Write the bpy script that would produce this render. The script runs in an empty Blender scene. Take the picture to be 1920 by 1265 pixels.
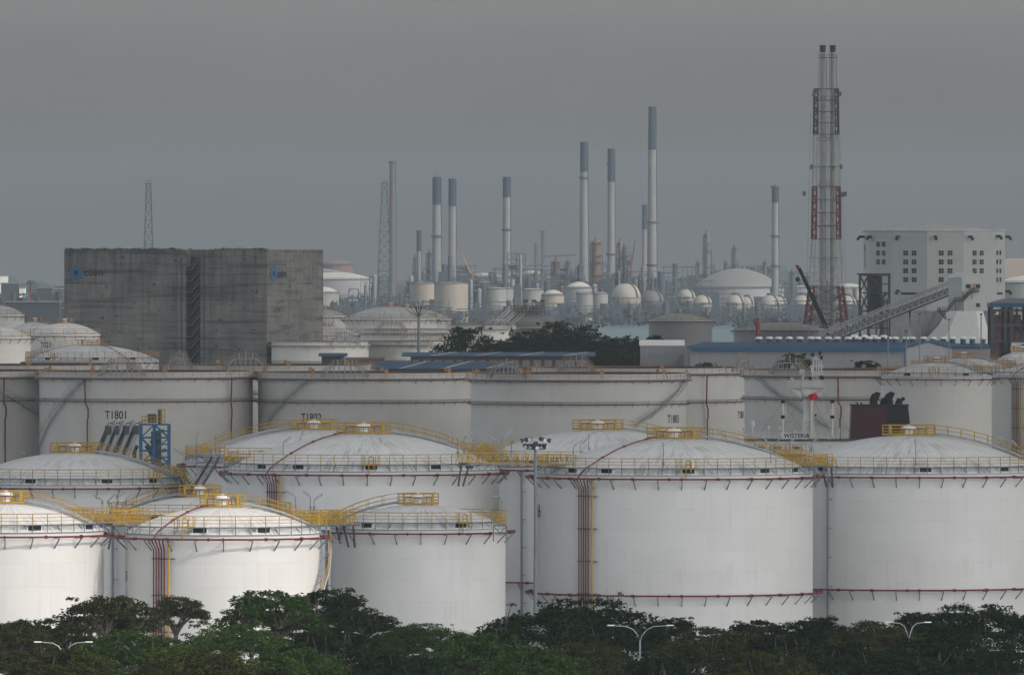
import bpy, math, random
from mathutils import Vector, Matrix
R_ = math.radians
sin, cos, pi = math.sin, math.cos, math.pi
C = bpy.context.scene.collection
sc = bpy.context.scene
F = 20000.0      # focal length in photo pixels (photo 1920 wide)
CZ = 50.0        # camera height above the tank farm
HY = 485.0       # horizon row

# ---------------------------------------------------------------- camera
cam_d = bpy.data.cameras.new('camera'); cam = bpy.data.objects.new('camera', cam_d); C.objects.link(cam)
cam.location = (0, 0, CZ); cam.rotation_euler = (R_(90), 0, 0)
cam_d.sensor_width = 36; cam_d.lens = 36 * F / 1920
cam_d.shift_y = -(632.5 - HY) / 1920
cam_d.clip_start = 5; cam_d.clip_end = 90000
sc.camera = cam
# ---------------------------------------------------------------- light
SUN_EL, SUN_AZ = 38.0, 54.0      # azimuth measured from straight behind the camera towards the right
sd = Vector((sin(R_(SUN_AZ)) * cos(R_(SUN_EL)), -cos(R_(SUN_AZ)) * cos(R_(SUN_EL)), sin(R_(SUN_EL))))
sl = bpy.data.lights.new('sun', 'SUN'); sl.energy = 2.1; sl.angle = R_(0.53); sl.color = (1, .87, .75)
sun = bpy.data.objects.new('sun', sl); C.objects.link(sun)
sun.rotation_euler = (-sd).to_track_quat('-Z', 'Y').to_euler()
w = bpy.data.worlds.new('World'); sc.world = w; w.use_nodes = True
nt = w.node_tree; nt.nodes.clear()
out = nt.nodes.new('ShaderNodeOutputWorld'); bg = nt.nodes.new('ShaderNodeBackground')
sky = nt.nodes.new('ShaderNodeTexSky'); sky.sky_type = 'NISHITA'; sky.sun_disc = False
sky.sun_elevation = R_(SUN_EL); sky.sun_rotation = R_(180 - SUN_AZ)
sky.air_density = 1.0; sky.dust_density = 4.0; sky.ozone_density = 1.0
hs = nt.nodes.new('ShaderNodeHueSaturation'); 
# overcast gradient: dim at the horizon, brighter overhead
tc = nt.nodes.new('ShaderNodeTexCoord'); sx = nt.nodes.new('ShaderNodeSeparateXYZ')
mr = nt.nodes.new('ShaderNodeMapRange'); mr.inputs['From Min'].default_value = 0; mr.inputs['From Max'].default_value = .6
mr.inputs['To Min'].default_value = 3.5; mr.inputs['To Max'].default_value = 2.6
ms = nt.nodes.new('ShaderNodeMapRange'); ms.inputs['From Max'].default_value = .5; ms.inputs['To Min'].default_value = .08; ms.inputs['To Max'].default_value = .34
mx = nt.nodes.new('ShaderNodeVectorMath'); mx.operation = 'SCALE'
tn = nt.nodes.new('ShaderNodeVectorMath'); tn.operation = 'MULTIPLY'
tr_ = nt.nodes.new('ShaderNodeValToRGB'); tr_.color_ramp.elements[0].color = (1.07, 1.0, .94, 1); tr_.color_ramp.elements[1].color = (.965, .99, 1.0, 1); tr_.color_ramp.elements[1].position = .03
L = nt.links.new
L(tc.outputs['Generated'], sx.inputs[0]); L(sx.outputs['Z'], mr.inputs['Value']); L(sx.outputs['Z'], ms.inputs['Value']); L(ms.outputs[0], hs.inputs['Saturation'])
cz_ = nt.nodes.new('ShaderNodeVectorMath'); cz_.operation = 'MAXIMUM'; cz_.inputs[1].default_value = (-2, -2, .004); L(tc.outputs['Generated'], cz_.inputs[0]); L(cz_.outputs[0], sky.inputs['Vector'])
L(sx.outputs['Z'], tr_.inputs[0]); L(tr_.outputs[0], tn.inputs[1]); L(sky.outputs[0], hs.inputs['Color']); L(hs.outputs[0], tn.inputs[0]); L(tn.outputs[0], mx.inputs[0]); L(mr.outputs[0], mx.inputs['Scale'])
wn = nt.nodes.new('ShaderNodeTexNoise'); wn.inputs['Scale'].default_value = 9; wn.inputs['Detail'].default_value = 7; wn.inputs['Roughness'].default_value = .6
wm = nt.nodes.new('ShaderNodeMapping'); wm.inputs['Scale'].default_value = (1, 1, 3.2); L(tc.outputs['Generated'], wm.inputs[0]); L(wm.outputs[0], wn.inputs['Vector'])
wr = nt.nodes.new('ShaderNodeMapRange'); wr.inputs['From Min'].default_value = .3; wr.inputs['From Max'].default_value = .7; wr.inputs['To Min'].default_value = .90; wr.inputs['To Max'].default_value = 1.10
L(wn.outputs[0], wr.inputs['Value']); my = nt.nodes.new('ShaderNodeVectorMath'); my.operation = 'SCALE'; L(mx.outputs[0], my.inputs[0]); L(wr.outputs[0], my.inputs['Scale'])
L(my.outputs[0], bg.inputs[0]); bg.inputs[1].default_value = .093; L(bg.outputs[0], out.inputs[0])
vs = sc.view_settings; vs.view_transform = 'Standard'; vs.look = 'None'; vs.gamma = 1; vs.exposure = 0
sc.cycles.max_bounces = 4; sc.cycles.diffuse_bounces = 2; sc.cycles.glossy_bounces = 2; sc.cycles.transparent_max_bounces = 12
sc.cycles.volume_bounces = 1; sc.cycles.transmission_bounces = 2
sc.cycles.use_denoising = True

# ---------------------------------------------------------------- helpers
def px(x, s): return (x - 960) / s
def pz(y, s): return CZ - (y - HY) / s
def at(x, y, s): return Vector((px(x, s), F / s, pz(y, s)))

class MB:
    def __init__(s): s.v = []; s.f = []; s.sm = []
    def add(s, vs, fs, smooth=False):
        n = len(s.v); s.v.extend(tuple(a) for a in vs)
        s.f.extend(tuple(i + n for i in q) for q in fs); s.sm.extend([smooth] * len(fs))
    def box(s, c, d, rz=0.0):
        hx, hy, hz = d[0] / 2, d[1] / 2, d[2] / 2; cr, sr = cos(rz), sin(rz)
        P = []
        for z in (-hz, hz):
            for x, y in ((-hx, -hy), (hx, -hy), (hx, hy), (-hx, hy)):
                P.append((c[0] + x * cr - y * sr, c[1] + x * sr + y * cr, c[2] + z))
        s.add(P, [(3, 2, 1, 0), (4, 5, 6, 7), (0, 1, 5, 4), (1, 2, 6, 5), (2, 3, 7, 6), (3, 0, 4, 7)])
    def bx(s, x0, x1, y0, y1, z0, z1): s.box(((x0 + x1) / 2, (y0 + y1) / 2, (z0 + z1) / 2), (abs(x1 - x0), abs(y1 - y0), abs(z1 - z0)))
    def beam(s, p, q, w=.1, h=None):
        p, q = Vector(p), Vector(q); d = q - p
        if d.length < 1e-6: return
        d.normalize(); h = h or w
        up = Vector((0, 0, 1)) if abs(d.z) < .95 else Vector((0, 1, 0))
        a = d.cross(up).normalized(); b = a.cross(d)
        P = []
        for o in (p, q):
            for i, j in ((-1, -1), (1, -1), (1, 1), (-1, 1)): P.append(o + a * i * w / 2 + b * j * h / 2)
        s.add(P, [(3, 2, 1, 0), (4, 5, 6, 7), (0, 1, 5, 4), (1, 2, 6, 5), (2, 3, 7, 6), (3, 0, 4, 7)])
    def tube(s, path, r, n=6, closed=False, rs=None):
        path = [Vector(p) for p in path]; m = len(path); P = []; ref = Vector((0, 0, 1))
        for i in range(m):
            if closed: t = path[(i + 1) % m] - path[i - 1]
            else: t = path[min(i + 1, m - 1)] - path[max(i - 1, 0)]
            t.normalize()
            if abs(t.z) > .97: a = Vector((1, 0, 0)).cross(t).normalized() if True else None
            else: a = t.cross(ref).normalized()
            b = a.cross(t); rr = rs[i] if rs else r
            for k in range(n):
                th = 2 * pi * k / n; P.append(path[i] + (a * cos(th) + b * sin(th)) * rr)
        fs = []
        for i in range(m if closed else m - 1):
            j = (i + 1) % m
            for k in range(n): l = (k + 1) % n; fs.append((i * n + k, i * n + l, j * n + l, j * n + k))
        if not closed: fs.append(tuple(range(n - 1, -1, -1))); fs.append(tuple((m - 1) * n + k for k in range(n)))
        s.add(P, fs, n > 4)
    def lathe(s, prof, n=32, c=(0, 0, 0), a0=0.0, a1=2 * pi, smooth=True):
        full = abs(a1 - a0 - 2 * pi) < 1e-6; m = n if full else n + 1; P = []
        for r, z in prof:
            for k in range(m):
                a = a0 + (a1 - a0) * k / n; P.append((c[0] + r * sin(a), c[1] - r * cos(a), c[2] + z))
        fs = []
        for i in range(len(prof) - 1):
            for k in range(n):
                l = (k + 1) % m; fs.append((i * m + k, i * m + l, (i + 1) * m + l, (i + 1) * m + k))
        s.add(P, fs, smooth)
    def cyl(s, c, r, h, n=16, r2=None, smooth=True):
        r2 = r if r2 is None else r2
        s.lathe([(r, 0), (r2, h)], n, c, smooth=smooth)
        s.add([(c[0] + r * sin(2 * pi * k / n), c[1] - r * cos(2 * pi * k / n), c[2]) for k in range(n)], [tuple(range(n - 1, -1, -1))])
        s.add([(c[0] + r2 * sin(2 * pi * k / n), c[1] - r2 * cos(2 * pi * k / n), c[2] + h) for k in range(n)], [tuple(range(n))])
    def prism(s, pts, d):   # pts: ordered ring of 3-D points, d: extrusion vector
        n = len(pts); d = Vector(d); P = [Vector(p) for p in pts]; P += [p + d for p in P]
        s.add(P, [tuple(range(n - 1, -1, -1)), tuple(range(n, 2 * n))] + [(i, (i + 1) % n, n + (i + 1) % n, n + i) for i in range(n)])
    def sphere(s, c, r, n=20, m=10, z0=-1.0):
        prof = []
        a0 = math.asin(max(-1, z0))
        for i in range(m + 1): a = a0 + (pi / 2 - a0) * i / m; prof.append((r * cos(a), r * sin(a)))
        s.lathe(prof, n, c)
    def build(s, name, mat, parent=None, loc=None, rz=0):
        me = bpy.data.meshes.new(name); me.from_pydata(s.v, [], s.f); me.materials.append(mat)
        me.polygons.foreach_set('use_smooth', s.sm); me.update()
        if any(s.sm):
            try: me.set_sharp_from_angle(angle=R_(35))
            except Exception: pass
        o = bpy.data.objects.new(name, me); C.objects.link(o)
        if parent: o.parent = parent
        if loc is not None: o.location = loc
        if rz: o.rotation_euler.z = rz
        return o

def tag(o, label=None, cat=None, group=None, kind=None):
    if label: o['label'] = label
    if cat: o['category'] = cat
    if group: o['group'] = group
    if kind: o['kind'] = kind
    return o
def thing(name, label, cat, loc=(0, 0, 0), rz=0, group=None):
    o = bpy.data.objects.new(name, None); C.objects.link(o); o.location = loc; o.rotation_euler.z = rz
    o.empty_display_size = .1
    return tag(o, label, cat, group)
def copy_tree(o, parent=None):
    c = o.copy(); C.objects.link(c)
    if parent: c.parent = parent
    for ch in list(o.children): copy_tree(ch, c)
    return c
def pol(a, r, z=0.0): a = R_(a); return Vector((r * sin(a), -r * cos(a), z))
ORD = ['first', 'second', 'third', 'fourth', 'fifth', 'sixth', 'seventh', 'eighth', 'ninth', 'tenth', 'eleventh', 'twelfth', 'thirteenth', 'fourteenth',
       'fifteenth', 'sixteenth', 'seventeenth', 'eighteenth', 'nineteenth', 'twentieth', 'twenty-first', 'twenty-second', 'twenty-third', 'twenty-fourth',
       'twenty-fifth', 'twenty-sixth', 'twenty-seventh', 'twenty-eighth', 'twenty-ninth', 'thirtieth', 'thirty-first', 'thirty-second', 'thirty-third']

# ---------------------------------------------------------------- materials
class G:
    """tiny node-graph helper"""
    def __init__(s, name, rough=.6, metal=0, spec=.3):
        s.m = bpy.data.materials.new(name); s.m.use_nodes = True; s.t = s.m.node_tree
        s.b = s.t.nodes['Principled BSDF']; s.b.inputs['Roughness'].default_value = rough
        s.b.inputs['Metallic'].default_value = metal; s.b.inputs['Specular IOR Level'].default_value = spec
        s.oc = s.t.nodes.new('ShaderNodeTexCoord').outputs['Object']
    def n(s, typ, **kw):
        nd = s.t.nodes.new(typ)
        for k, v in kw.items(): setattr(nd, k, v)
        return nd
    def setv(s, sock, v):
        if hasattr(v, 'links') or isinstance(v, bpy.types.NodeSocket): s.t.links.new(v, sock)
        elif isinstance(v, (tuple, list)) and len(v) == 3 and len(sock.default_value) == 4: sock.default_value = (*v, 1)
        else: sock.default_value = v
    def math(s, op, a, b=0.0, c=0.0, clamp=False):
        nd = s.n('ShaderNodeMath', operation=op, use_clamp=clamp)
        for i, x in enumerate((a, b, c)): s.setv(nd.inputs[i], x)
        return nd.outputs[0]
    def map(s, v, sc=(1, 1, 1), loc=(0, 0, 0)):
        nd = s.n('ShaderNodeMapping'); s.setv(nd.inputs[0], v); nd.inputs['Scale'].default_value = sc; nd.inputs['Location'].default_value = loc; return nd.outputs[0]
    def noise(s, v, scale=1, detail=4, rough=.55, dist=0):
        nd = s.n('ShaderNodeTexNoise'); s.setv(nd.inputs['Vector'], v); nd.inputs['Scale'].default_value = scale
        nd.inputs['Detail'].default_value = detail; nd.inputs['Roughness'].default_value = rough; nd.inputs['Distortion'].default_value = dist
        return nd.outputs[0]
    def ramp(s, v, lo, hi, a=0.0, b=1.0):
        nd = s.n('ShaderNodeMapRange'); s.setv(nd.inputs[0], v)
        for i, x in enumerate((lo, hi, a, b)): nd.inputs[i + 1].default_value = x
        return nd.outputs[0]
    def mix(s, f, a, b, mode='MIX'):
        nd = s.n('ShaderNodeMix', data_type='RGBA', blend_type=mode); s.setv(nd.inputs[0], f); s.setv(nd.inputs[6], a); s.setv(nd.inputs[7], b); return nd.outputs[2]
    def sep(s, v): nd = s.n('ShaderNodeSeparateXYZ'); s.setv(nd.inputs[0], v); return nd.outputs
    def comb(s, x, y, z):
        nd = s.n('ShaderNodeCombineXYZ')
        for i, q in enumerate((x, y, z)): s.setv(nd.inputs[i], q)
        return nd.outputs[0]
    def bump(s, h, st=.3, d=.05):
        nd = s.n('ShaderNodeBump'); nd.inputs['Strength'].default_value = st; nd.inputs['Distance'].default_value = d; s.setv(nd.inputs['Height'], h)
        s.t.links.new(nd.outputs[0], s.b.inputs['Normal'])
    def col(s, c): s.setv(s.b.inputs['Base Color'], c); return s.m
    def rnd(s): return s.n('ShaderNodeObjectInfo').outputs['Random']

def paint(name, c, rough=.5, dirt=.35, scale=.8, dc=None, metal=0):
    g = G(name, rough, metal); n = g.noise(g.oc, scale, 5, .65)
    dc = dc or tuple(x * .55 for x in c)
    st = g.noise(g.map(g.oc, (2.2, 2.2, .25)), 1.0, 4, .6)
    f = g.math('MULTIPLY', g.ramp(g.math('MULTIPLY', n, st), .16, .42), dirt)
    return g.col(g.mix(f, c, dc))
def shell_mat(name, c=(.65, .645, .635), seam=2.4, rust=0.0, dirt=.25, streak=.42):
    g = G(name, .48); x, y, z = g.sep(g.oc)[:3]
    ang = g.math('ARCTAN2', x, y)
    broad = g.ramp(g.noise(g.map(g.oc, (.12, .12, .12)), 1, 4, .6), .3, .7)
    col = g.mix(g.math('MULTIPLY', broad, dirt), c, (c[0] * .80, c[1] * .79, c[2] * .75))
    zf = g.math('FRACT', g.math('DIVIDE', z, seam))
    line = g.ramp(g.math('ABSOLUTE', g.math('SUBTRACT', zf, .5)), .47, .496)
    col = g.mix(g.math('MULTIPLY', line, g.ramp(g.noise(g.map(g.oc, (.5, .5, .5)), 1, 3), .40, .65, .0, .26)), col, (.35, .34, .33))
    # staggered vertical plate seams
    row = g.math('FLOOR', g.math('DIVIDE', z, seam))
    af = g.math('FRACT', g.math('ADD', g.math('MULTIPLY', ang, 2.2), g.math('MULTIPLY', row, .37)))
    vl = g.ramp(g.math('ABSOLUTE', g.math('SUBTRACT', af, .5)), .493, .499)
    col = g.mix(g.math('MULTIPLY', vl, .16), col, (.4, .39, .38))
    wn_ = g.n('ShaderNodeTexWhiteNoise', noise_dimensions='2D'); g.setv(wn_.inputs['Vector'], g.comb(g.math('FLOOR', g.math('ADD', g.math('MULTIPLY', ang, 2.2), g.math('MULTIPLY', row, .37))), row, 0.0)); col = g.mix(g.math('MULTIPLY', wn_.outputs['Value'], .07), col, (.3, .3, .29))
    sv = g.comb(g.math('MULTIPLY', ang, 22.0), g.math('MULTIPLY', z, .05), 0.0)
    st = g.ramp(g.noise(sv, 1.0, 5, .7), .50, .72)
    m2 = g.ramp(g.noise(g.map(g.oc, (.15, .15, .3)), 1, 3), .42, .65)
    col = g.mix(g.math('MULTIPLY', g.math('MULTIPLY', st, m2), streak), col, (.42, .40, .36))
    if rust:
        rv = g.ramp(g.noise(g.comb(g.math('MULTIPLY', ang, 30.0), g.math('MULTIPLY', z, .12), 3.0), 1.0, 5, .7), .55, .75)
        col = g.mix(g.math('MULTIPLY', rv, rust), col, (.26, .13, .08))
    g.bump(g.math('ADD', g.noise(g.map(g.oc, (.35, .35, .35)), 1, 3), g.math('MULTIPLY', line, -.15)), .25, .12)
    return g.col(col)
def dome_mat(name, c=(.79, .79, .78), dark=(.25, .25, .25), amt=.7):
    g = G(name, .55); x, y, z = g.sep(g.oc)[:3]
    ang = g.math('ARCTAN2', x, y); r = g.math('SQRT', g.math('ADD', g.math('MULTIPLY', x, x), g.math('MULTIPLY', y, y)))
    v = g.comb(g.math('MULTIPLY', ang, 16.0), g.math('MULTIPLY', r, .16), 0.0)
    st = g.ramp(g.noise(v, 1.0, 6, .72), .46, .68)
    v2 = g.comb(g.math('MULTIPLY', ang, 60.0), g.math('MULTIPLY', r, .3), 5.0)
    st2 = g.ramp(g.noise(v2, 1.0, 4, .7), .48, .66)
    patch = g.ramp(g.noise(g.oc, .16, 4, .6), .32, .60)
    f = g.math('MULTIPLY', g.math('ADD', st, g.math('MULTIPLY', st2, .6), clamp=True), g.math('MULTIPLY', patch, amt))
    col = g.mix(f, c, dark)
    af = g.math('ABSOLUTE', g.math('SUBTRACT', g.math('FRACT', g.math('MULTIPLY', ang, 36 / (2 * pi))), .5))
    col = g.mix(g.math('MULTIPLY', g.ramp(af, .485, .5), .22), col, (.3, .3, .3))
    ed = g.ramp(g.noise(g.oc, 1.3, 5, .7), .4, .7)
    col = g.mix(g.math('MULTIPLY', ed, .18), col, dark)
    return g.col(col)
M = {}
M['shell'] = shell_mat('tank_white')
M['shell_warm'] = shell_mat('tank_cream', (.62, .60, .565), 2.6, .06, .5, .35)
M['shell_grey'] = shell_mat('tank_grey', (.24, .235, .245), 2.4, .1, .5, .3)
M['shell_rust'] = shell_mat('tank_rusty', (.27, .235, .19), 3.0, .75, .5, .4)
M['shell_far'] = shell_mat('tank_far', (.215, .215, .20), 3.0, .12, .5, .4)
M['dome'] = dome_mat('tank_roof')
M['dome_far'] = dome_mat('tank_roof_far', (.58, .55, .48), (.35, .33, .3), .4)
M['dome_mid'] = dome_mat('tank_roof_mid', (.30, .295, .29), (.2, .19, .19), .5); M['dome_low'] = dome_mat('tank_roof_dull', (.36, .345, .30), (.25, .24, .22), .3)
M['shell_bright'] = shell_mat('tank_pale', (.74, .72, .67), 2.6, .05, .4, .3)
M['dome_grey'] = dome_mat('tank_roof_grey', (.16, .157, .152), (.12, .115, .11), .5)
M['yellow'] = paint('yellow_paint', (.44, .27, .025), .5, .6, 1.5, (.20, .11, .04))
M['orange'] = paint('orange_faded', (.40, .22, .09), .6, .6, 1.5, (.35, .2, .12))
M['steel'] = paint('galvanised_steel', (.19, .21, .235), .5, .5, 1.2, (.10, .10, .11), .2)
M['steel_lt'] = paint('pale_steel', (.38, .40, .43), .5, .5, 1.2, (.2, .2, .21), .2)
M['dark'] = paint('dark_steel', (.06, .065, .075), .6, .4, 1.0, (.03, .03, .03))
M['black'] = paint('black', (.007, .007, .008), .6, .2)
M['red'] = paint('red_pipe', (.15, .018, .018), .5, .5, 1.5, (.10, .02, .02))
M['redfar'] = paint('red_lattice', (.17, .032, .04), .6, .4, .3, (.2, .03, .03))
M['white'] = paint('white_paint', (.78, .78, .76), .5, .3, 1.0, (.45, .44, .42))
M['number'] = paint('number_paint', (.018, .02, .032), .6, .1)
M['blue'] = paint('blue_paint', (.02, .11, .24), .5, .4, 1.0, (.015, .05, .1))
M['blueroof'] = paint('blue_roof', (.025, .08, .16), .5, .5, .2, (.02, .05, .09))
M['greywall'] = paint('grey_cladding', (.25, .26, .28), .6, .5, .12, (.17, .17, .18))
M['brown'] = paint('brown_wall', (.16, .10, .09), .7, .5, .3)
M['cream'] = paint('cream_wall', (.62, .60, .55), .6, .4, .1, (.45, .42, .37))
M['bluegrey'] = paint('steelwork_far', (.05, .062, .078), .7, .5, .05, (.03, .035, .042))
M['rusty'] = paint('rusty_column', (.12, .07, .055), .7, .6, .1, (.08, .05, .04))
M['stack'] = paint('stack_concrete', (.145, .15, .155), .7, .5, .06, (.28, .25, .22))
M['stackred'] = paint('stack_reddish', (.115, .10, .10), .7, .6, .08, (.08, .065, .06))
M['cap'] = paint('stack_cap', (.025, .04, .06), .7, .3, .05)
M['rail_pale'] = paint('faded_rail', (.36, .27, .17), .6, .5, 1.5)
# ---------------------------------------------------------------- ground, water, hills
def sheet(name, pts, z, mat, kind='structure'):
    mb = MB(); mb.add([(x, y, z) for x, y in pts], [tuple(range(len(pts)))]); return tag(mb.build(name, mat), kind=kind)
g = G('ground_asphalt', .9); n1 = g.noise(g.oc, .03, 6, .6); n2 = g.noise(g.oc, .4, 4, .6)
M['ground'] = g.col(g.mix(g.ramp(g.math('MULTIPLY', n1, n2), .15, .4), (.13, .13, .12), (.22, .21, .19)))
g = G('far_ground', .9); M['farground'] = g.col(g.mix(g.ramp(g.noise(g.oc, .004, 6, .7), .4, .6), (.05, .07, .05), (.12, .12, .11)))
g = G('sea_water', .55, 0, .2); g.bump(g.noise(g.map(g.oc, (.02, .06, 1)), 1, 6, .6), .12, 1.5)
M['water'] = g.col(g.mix(g.ramp(g.noise(g.map(g.oc, (.0006, .004, 1)), 1, 4), .35, .65), (.05, .085, .095), (.07, .11, .12)))
g = G('hill_forest', .95); M['hill'] = g.col(g.mix(g.noise(g.oc, .01, 6, .7), (.03, .045, .04), (.05, .065, .055)))
YS0, YS1 = 5700, 8700
sheet('ground', [(-1500, -200), (1500, -200), (2500, 1490), (-2500, 1490)], 0, M['ground'])
sheet('yard_ground', [(-2500, 1700), (2500, 1700), (3500, YS0), (-3500, YS0)], 0, M['ground'])
sheet('water', [(-14000, 1490), (14000, 1490), (14000, 16500), (-14000, 16500)], -2.0, M['water'])
for nm, y in (('quay_wall', 1490), ('yard_quay_wall', 1700), ('sea_wall', YS0), ('far_sea_wall', YS1)):
    mb = MB(); hw = 3300 if y == YS0 else 2480 if y < 2000 else 7000
    mb.bx(-hw, hw, y - (-.5 if y in (1700, YS1) else 1.5), y - (1.5 if y not in (1700, YS1) else -1.5) + (1 if y not in (1700, YS1) else 0), -4, .35); tag(mb.build(nm, M['ground']), 'long grey concrete quay edge along the water', 'quay wall', 'quay walls', 'structure')
sheet('far_shore_ground', [(-2000, YS1), (7000, YS1), (9000, 15000), (-2500, 15000)], .5, M['farground'])
def hill(name, x0, x1, s, ytop, seed, ybase=600, amp=.25):
    rng = random.Random(seed); X0, X1 = px(x0, s), px(x1, s); Y = F / s; n, m = 60, 14; H = pz(ytop, s); mb = MB(); P = []
    ph = [rng.uniform(0, 6.28) for _ in range(8)]
    for j in range(m + 1):
        v = j / m
        for i in range(n + 1):
            u = i / n; e = max(0, sin(pi * u)) ** .8; rdg = 1 - amp + amp * (sin(u * 9 + ph[0]) * .4 + sin(u * 21 + ph[1]) * .25 + sin(u * 50 + ph[2]) * .12 + sin(u * 97 + ph[3] + j) * .06)
            P.append((X0 + (X1 - X0) * u + sin(j * 1.3 + i * .7) * 6, Y + (v - .5) * (X1 - X0) * .5, -3 + (H + 3) * e * rdg * sin(pi * v) ** .9))
    fs = [(j * (n + 1) + i, j * (n + 1) + i + 1, (j + 1) * (n + 1) + i + 1, (j + 1) * (n + 1) + i) for j in range(m) for i in range(n)]
    mb.add(P, fs, True); return tag(mb.build(name, M['hill']), kind='structure')
hill('hill', 1215, 1560, 1.65, 474, 1)
hill('hill', -60, 130, 1.7, 503, 2)
hill('hill', -200, 60, 1.5, 492, 3)
hill('hill', 560, 1010, 1.55, 500, 4)
hill('hill', 1000, 1300, 1.5, 506, 5)
hill('hill', 1600, 2100, 1.5, 500, 6)
# ---------------------------------------------------------------- unseen deck of clouds, added to shade all but the front left tanks
rng = random.Random(3)
ALT = 480.0; off = Vector((sd.x, sd.y, 0)) * (ALT / sd.z)
def cloud(name, x0, x1, y0, y1, seed, label, mt='cloud'):
    rng = random.Random(seed); mb = MB(); n = 40; m = 40; P = []
    for L_ in (0, 1):
        for j in range(m + 1):
            for i in range(n + 1):
                u, v = i / n, j / m; e = min(1, min(u, 1 - u, v, 1 - v) * 9)
                t = (10 + 40 * e) * (1 + .35 * sin(i * .9 + seed) * cos(j * .7 + seed))
                P.append((x0 + (x1 - x0) * u + off.x, y0 + (y1 - y0) * v + off.y + sin(i * .5) * 5, ALT + (t if L_ else -t * .35 * e)))
    q = (n + 1) * (m + 1)
    fs = [(j * (n + 1) + i, (j + 1) * (n + 1) + i, (j + 1) * (n + 1) + i + 1, j * (n + 1) + i + 1) for j in range(m) for i in range(n)]
    fs += [tuple(a + q for a in reversed(f)) for f in fs]
    B = [i for i in range(n + 1)] + [(j * (n + 1) + n) for j in range(1, m + 1)] + [m * (n + 1) + i for i in range(n - 1, -1, -1)] + [j * (n + 1) for j in range(m - 1, 0, -1)]
    for k in range(len(B)): a, b = B[k], B[(k + 1) % len(B)]; fs.append((a, b, b + q, a + q))
    mb.add(P, fs, True); o = mb.build(name, M[mt]); return tag(o, label, 'cloud', 'added shade clouds', 'stuff')
def shade_cloud_mat(name, CLT):
  g = G(name, .9); g.b.inputs['Base Color'].default_value = (.9, .9, .9, 1)
  # CLT: clear share of each of the two cloud surfaces
  tr = g.n('ShaderNodeBsdfTransparent'); mxs = g.n('ShaderNodeMixShader'); dn = g.ramp(g.noise(g.oc, .004, 3), .3, .7, 1 - CLT - .05, 1 - CLT + .05)
  g.setv(mxs.inputs[0], dn); g.t.links.new(tr.outputs[0], mxs.inputs[1]); g.t.links.new(g.b.outputs[0], mxs.inputs[2])
  g.t.links.new(mxs.outputs[0], g.t.nodes['Material Output'].inputs['Surface']); return g.m
M['cloud'] = shade_cloud_mat('shade_cloud_vapour', .16); M['shade_cloud_thin'] = shade_cloud_mat('thin_shade_cloud_vapour', .46)
cloud('cloud', -20.3, 900, 700, 1128, 1, 'unseen grey vapour bank added to shade the near tank farm')
cloud('cloud', -900, 900, 1130, 2330, 2, 'long unseen vapour bank added to shade the loading quay')
cloud('cloud', -900, 900, 2332, 3040, 3, 'thin unseen vapour bank added to dim the sun on the concrete block', 'shade_cloud_thin')
cloud('cloud', -900, 900, 3042, 5900, 4, 'unseen vapour bank added to shade the inner harbour')
# ---------------------------------------------------------------- haze
HAZE = 5.6e-5
def build_haze():
    mb = MB(); mb.bx(-15000, 15000, -300, 16800, -3.2, 200)
    m = bpy.data.materials.new('haze'); m.use_nodes = True; t = m.node_tree; t.nodes.clear()
    o = t.nodes.new('ShaderNodeOutputMaterial'); v = t.nodes.new('ShaderNodeVolumePrincipled')
    v.inputs['Color'].default_value = (.325, .378, .412, 1); v.inputs['Density'].default_value = HAZE; v.inputs['Anisotropy'].default_value = 0.0
    t.links.new(v.outputs[0], o.inputs['Volume'])
    h = mb.build('haze', m); tag(h, 'pale grey smoky haze lying over the whole port', 'haze', None, 'stuff')
build_haze()
# ---------------------------------------------------------------- storage tanks
def text_mesh(txt, size, bold=.0, narrow=1.0):
    cu = bpy.data.curves.new('lettering', 'FONT'); cu.body = txt; cu.size = size; cu.offset = bold; cu.resolution_u = 3
    cu.align_x = 'CENTER'
    o = bpy.data.objects.new('lettering', cu); C.objects.link(o)
    dg = bpy.context.evaluated_depsgraph_get(); me = o.evaluated_get(dg).to_mesh()
    vs = [(v.co.x * narrow, v.co.y) for v in me.vertices]; fs = [tuple(p.vertices) for p in me.polygons]
    o.evaluated_get(dg).to_mesh_clear(); bpy.data.objects.remove(o); bpy.data.curves.remove(cu)
    return vs, fs
def wrap_text(txt, h, R, ang, z, parent, name='tank_number', mat=None, bold=.02, narrow=.8):
    vs, fs = text_mesh(txt, h / .72, bold * h, narrow); mb = MB(); a0 = R_(ang)
    mb.add([((R + .03) * sin(a0 + x / R), -(R + .03) * cos(a0 + x / R), z + y) for x, y in vs], fs)
    return mb.build(name, mat or M['number'], parent)
def ring(mb, r, z, tr, n=96, k=5, a0=0, a1=360):
    if a1 - a0 >= 360: mb.tube([pol(360 * i / n, r, z) for i in range(n)], tr, k, True)
    else:
        m = max(4, int(n * (a1 - a0) / 360)); mb.tube([pol(a0 + (a1 - a0) * i / m, r, z) for i in range(m + 1)], tr, k)
def dome_z(r, R, rise): # spherical cap
    S = (R * R + rise * rise) / (2 * rise); return math.sqrt(max(0, S * S - r * r)) - (S - rise)

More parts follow.
